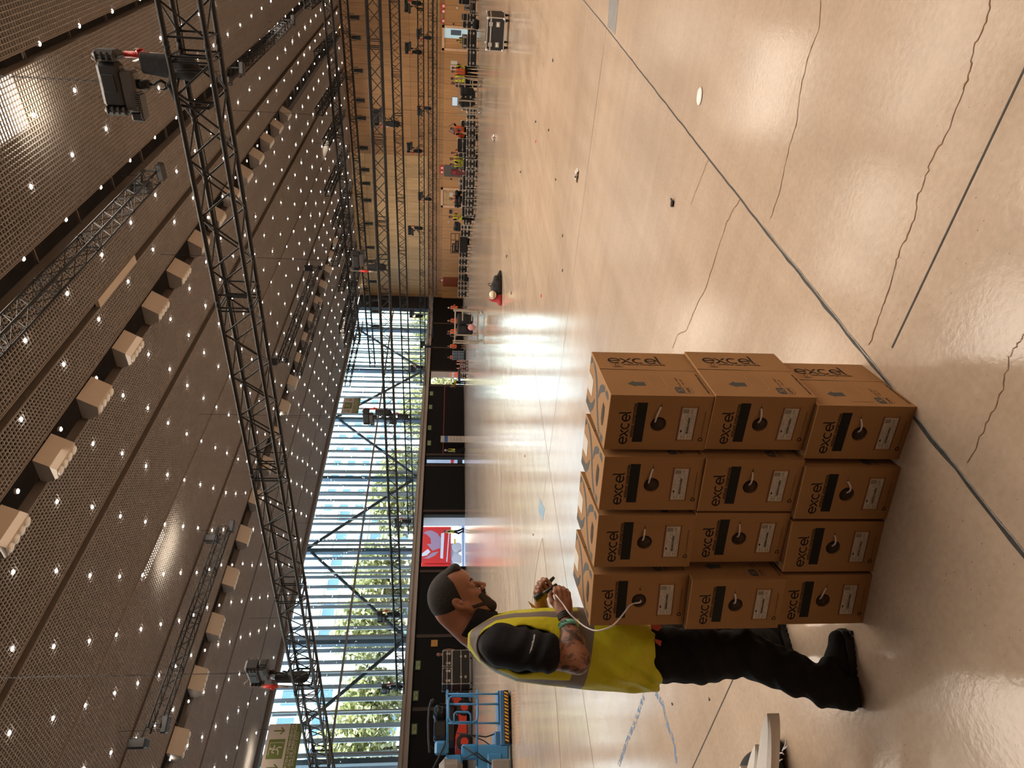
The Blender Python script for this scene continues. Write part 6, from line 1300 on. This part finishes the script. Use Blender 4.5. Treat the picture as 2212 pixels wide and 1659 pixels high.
m = MB(); m.rbox(U(1600), U(1520), .2, 1.3, Z(985), Z(962), .1); m.rbox(U(1590), U(1550), .15, 1.35, Z(966), Z(938), .12); m.rbox(U(1545), U(1518), .2, 1.2, Z(965), Z(935), .2); m.build('engine_cover', MT['plast'], t)
m = MB(); tb(m, [(928, 1625), (926, 1600), (925, 1560), (927, 1530), (932, 1512)], .06, .2); tb(m, [(932, 1512), (936, 1516)], .12, .2); tb(m, [(940, 1600), (942, 1540)], .09, .5); m.build('boom_arm', mat('dark grey boom paint', (.06, .055, .05), .4), t, True)
m = MB(); m.rbox(U(1538), U(1518), .1, 1.0, Z(952), Z(938), .12); m.build('glossy_hood', mat('dark green tinted hood', (.03, .05, .05), .15), t, True)
m = MB(); tb(m, [(930, 1610), (945, 1625), (938, 1630)], .02, .1); tb(m, [(950, 1520), (975, 1522), (990, 1530)], .03, .1); m.build('hose', MT['rubber'], t, True)

# ================================================================ BACKPACK, HELMET, JACKET
P1, P2 = onz(1084, 650), onz(1084, 582); ex = (P2 - P1).normalized(); an = math.atan2(ex.y, ex.x); w_ = (P2 - P1).length; k = w_
g = Sdf((-.1, -.3, 0), (1.3, .35, .5), .012)
g.cap((.30, 0, .16), (.55, .02, .15), .17, .16, .06); g.cap((.55, 0, .14), (.80, 0, .09), .15, .08, .05); g.cap((.80, .0, .08), (.98, .02, .05), .08, .04, .03); g.ell((.42, 0, .26), (.15, .14, .09), .05); g.ell((.68, -.06, .20), (.13, .1, .07), .05); g.cut(lambda Q: .004 - Q[..., 2])
o = g.build('backpack', MT['bag'], None); o.location = P1; o.rotation_euler = (0, 0, an); tag(o, 'black backpack slumped on the open floor beside a red jacket', 'backpack')
m = MB(); m.tube([(.45, -.05, .34), (.48, -.08, .42), (.54, -.06, .41), (.56, -.02, .34)], .012, 6); m.tube([(.62, -.16, .14), (.7, -.2, .2), (.78, -.14, .14)], .014, 6); m.build('strap', MT['rubber'], o, True)
g = Sdf((-.2, -.3, 0), (.4, .3, .5), .012); g.cap((.06, .0, .10), (.08, .02, .30), .12, .10, .08); g.cap((-.04, 0, .06), (.12, 0, .08), .09, .1, .05); g.ell((-.05, .03, .05), (.10, .12, .05), .04); g.cut(lambda Q: .004 - Q[..., 2]); o = g.build('jacket', mat('deep red jacket cloth', (.30, .015, .02), .7, bump=.5, bscale=12)); o.location = P1; o.rotation_euler = (0, 0, an); tag(o, 'deep red jacket heaped on the floor under a pale helmet', 'jacket')
h_ = thing('helmet', 'pale safety helmet with a black strap resting against the red jacket', 'helmet', P1 + ex * .14 + Vector((ex.y, -ex.x, 0)) * .12, an); m = MB(); m.ell((0, 0, .30), .135, .125, .12, 16, 10); m.build('shell', mat('cream helmet shell', (.66, .56, .42), .35), h_, True); m = MB(); m.lathe([(.137, .255), (.15, .25), (.137, .245)], 18); m.build('rim', MT['rubber'], h_, True); m = MB(); m.tube([(.12 * math.cos(a), -.05 - .08 * abs(math.cos(a)) * 0, .30 + .125 * math.sin(a)) for a in [PI * i / 12 for i in range(13)]], .008, 5); m.build('strap', MT['rubber'], h_, True)

# ================================================================ LITTER
def bit(name, lbl, x, y, sx, sy, h, m_, rz=0., kind=0):
    p = onz(x, y); b = MB(); random.seed(int(x * 7 + y))
    if kind == 0:
        b.rbox(-sx / 2, sx / 2, -sy / 2, sy / 2, 0, h, h * .4); b.tube([(sx * .4, 0, h * .6), (sx * .7, sy * .6, h * .8), (sx * .5, sy * 1.1, h * .3)], h * .3, 5)
    elif kind == 1: b.lathe([(0, 0), (sx * .9, 0), (sx, h * .5), (sx * .9, h), (0, h)], 20, Matrix.Diagonal((1, sy / sx, 1, 1)))
    elif kind == 2:
        n = 9; vs = []; 
        for i in range(n):
            for j in range(n): vs.append(((i / (n - 1) - .5) * sx, (j / (n - 1) - .5) * sy, h * random.random() * (1 - abs(i / (n - 1) - .5) * 1.6)))
        b.add(vs, [(i * n + j, i * n + j + 1, (i + 1) * n + j + 1, (i + 1) * n + j) for i in range(n - 1) for j in range(n - 1)])
    else: b.tube([(-sx / 2, 0, h * .5), (-sx / 6, sy, h * .6), (sx / 6, -sy, h * .6), (sx / 2, 0, h * .5)], h * .5, 6)
    o = b.build(name, MT[m_] if m_ in MT else bpy.data.materials[m_], None); o.location = p + Vector((0, 0, .0012)); o.rotation_euler = (0, 0, rz); tag(o, lbl, name.replace('_', ' '))
bit('white_disc', 'white oval disc lying flat on the bare floor', 1512.5, 208, .058, .045, .008, 'white', .6, 1)
bit('plastic_clip', 'black broken plastic clip beside the floor joint', 1455, 440, .05, .03, .02, 'plast', .4)
mat('clear crumpled film', (.72, .66, .62), .15); bit('crumpled_film', 'crumpled clear plastic film on the floor', 1248, 379, .16, .12, .07, 'clear crumpled film', 0, 2); bit('plastic_film', 'glinting scrap of film before the case row', 1068, 298, .3, .25, .14, 'clear crumpled film', 0, 2)
for i, (x, y, m_, lb, k_) in enumerate([(1195, 131, 'plast', 'tiny black scrap nearest the lone flight case', 0), (1158, 263, 'plast', 'tiny black scrap near the red chip', 0), (1158, 305, 'red', 'small red chip on the floor', 0), (1186, 281, 'plast', 'black cable tie end near the red chip', 3), (1201, 388, 'plast', 'tiny black cube by the crumpled film', 0), (1125, 372, 'plast', 'small black speck towards the case row', 0), (1216, 510, 'plast', 'short black scrap beyond the crumpled film', 0), (1216, 584, 'plast', 'long twisted black cable tie on the floor', 3), (1170, 639, 'red', 'curled red wire scrap near the window reflection', 3), (1095, 553, 'plast', 'pair of black scraps by the backpack', 0), (1105, 633, 'plast', 'black tie beside the red jacket', 3), (1152, 1155, 'grayp', 'small brown crumb on the shining floor', 0), (1134, 986, 'grayp', 'small pale scrap before the notice board', 0), (1533, 1511, 'plast', 'tiny black crumb beside the worker\'s leg', 0), (1453, 1521, 'plast', 'tiny black crumb behind the worker', 0)]):
    dd = onz(x, y).length; bit('floor_scrap', lb, x, y, .0034 * dd, .0022 * dd, .0012 * dd, m_, i, k_)
wf = MB(); P = [onz(x, y) for x, y in [(1166, 1076), (1177, 1100), (1172, 1125), (1163, 1105)]]; wf.add([(p.x, p.y, .004) for p in P] + [(p.x, p.y, 0) for p in P], [(0, 1, 2, 3), (0, 4, 5, 1), (1, 5, 6, 2), (2, 6, 7, 3), (3, 7, 4, 0)]); tag(wf.build('access_hatch', mat('blue grey steel hatch', (.22, .30, .34), .3, .5)), 'long diamond shaped steel plate lying on the shining floor', 'plate')
cb = MB(); cpt = [onz(x, y) for x, y in [(1172, 1162), (1164, 1195), (1157, 1240), (1150, 1300), (1143, 1360)]]; cb.tube([p + Vector((0, 0, .006)) for p in cpt], .0032, 5); tag(cb.build('floor_cable', MT['grayp']), 'thin dark cable on the floor running behind the worker\'s head', 'cable')
cb = MB(); cpt = [onz(x, y) for x, y in [(1172, 1162), (1177, 1200), (1181, 1240), (1186, 1290), (1192, 1400), (1203, 1520), (1212, 1659)]]; cb.tube([p + Vector((0, 0, .006)) for p in cpt], .0032, 5); tag(cb.build('floor_cable', MT['grayp']), 'second thin dark cable on the floor passing the worker\'s hands', 'cable')
# ================================================================ WHITE SHELLS ON BLACK GEAR (edge of view)
B0 = Vector((-2.62, 1.08, 0))
def shell(lbl, tip, end, zt, sc):
    """nested boat-shaped white moulding; tip and end are photo points at height zt"""
    a, b_ = onz(*tip, zt), onz(*end, zt); ex = (b_ - a); L_ = ex.length; ex.normalize(); ey = Vector((-ex.y, ex.x, 0)); M4 = frame(a, ex, ey, (0, 0, 1)); t = thing('white_shell', lbl, 'plastic shell'); t.matrix_world = M4
    n = 14; vs = []; prof = [(0, 0), (.12, .30), (.3, .52), (.6, .72), (1., .84), (1.5, .86), (1.9, .8)]
    def w_(u): return float(np.interp(u, [p[0] for p in prof], [p[1] for p in prof]))
    b = MB(); rows = []
    for i in range(n + 1):
        u = 1.9 * (i / n) ** 1.3; w = w_(u) * .085 * sc; x = u * L_
        for (yy, zz) in ((-w, .0), (-w * .98, -.022 * sc), (-w * .6, -.055 * sc), (w * .6, -.055 * sc), (w * .98, -.022 * sc), (w, .0), (w * .55, .006), (-w * .55, .006)): vs.append((x, yy, zz + .004 * u))
    fs = [(i * 8 + k, i * 8 + (k + 1) % 8, (i + 1) * 8 + (k + 1) % 8, (i + 1) * 8 + k) for i in range(n) for k in range(8)] + [tuple(range(n * 8, n * 8 + 8))]
    b.add(vs, fs); b.build('moulding', mat('warm white moulded plastic', (.72, .66, .60), .4) if 'warm white moulded plastic' not in bpy.data.materials else bpy.data.materials['warm white moulded plastic'], t); return t, L_
s1, L1_ = shell('largest white pointed plastic shell with an orange label, over black gear', (1660, 1541), (1652, 1659), .32, .80)
m = MB(); v, f = textmesh('PTSM', .016, .0005, 0); m.box(L1_ * .80, L1_ * 1.02, -.052, -.047, -.012, .0); m.build('orange_label', mat('orange label', (.75, .38, .02), .5), s1)
m = MB(); m.add(v, f, frame((L1_ * .99, -.0525, -.010), (-1, 0, 0), (0, 0, 1), (0, -1, 0)) @ Matrix.Diagonal((.8, .65, 1, 1))); m.build('label_letters', MT['ink'], s1)
shell('middle white pointed plastic shell, partly under the largest', (1634, 1608), (1622, 1690), .27, .62); shell('smallest white pointed plastic shell at the edge of view', (1603, 1654), (1595, 1700), .23, .5)
P = onz(1690, 1672, .0); g = Sdf((-.22, -.2, 0), (.22, .2, .24), .008); g.ell((0, 0, .10), (.13, .10, .10), .03); g.cap((-.08, .05, .06), (.10, .08, .05), .06, .05, .03); g.cut(lambda Q: .003 - Q[..., 2]); o = g.build('gear_bag', MT['bag'], None); o.location = P; tag(o, 'black gear pouch under the white shells at the edge of view', 'bag')
cd_ = MB()
for pts in [[(1672, 1636), (1680, 1628), (1690, 1626), (1693, 1630)], [(1665, 1640), (1675, 1642), (1684, 1643), (1690, 1640)], [(1672, 1659), (1676, 1650), (1684, 1645)], [(1690, 1622), (1696, 1610), (1699, 1600)], [(1693, 1618), (1702, 1612)]]: cd_.tube([onz(x, y, .16) for x, y in pts], .0028, 6)
cd_.tube([onz(x, y, .16) for x, y in [(1672, 1636), (1668, 1645), (1670, 1659), (1668, 1680)]], .006, 6); cd_.tube([onz(1668, 1680, .16), P + Vector((0, 0, .15))], .006, 6); tag(cd_.build('knotted_cord', MT['cable'], None, True), 'knotted white cords dangling from the black gear pouch', 'cord')
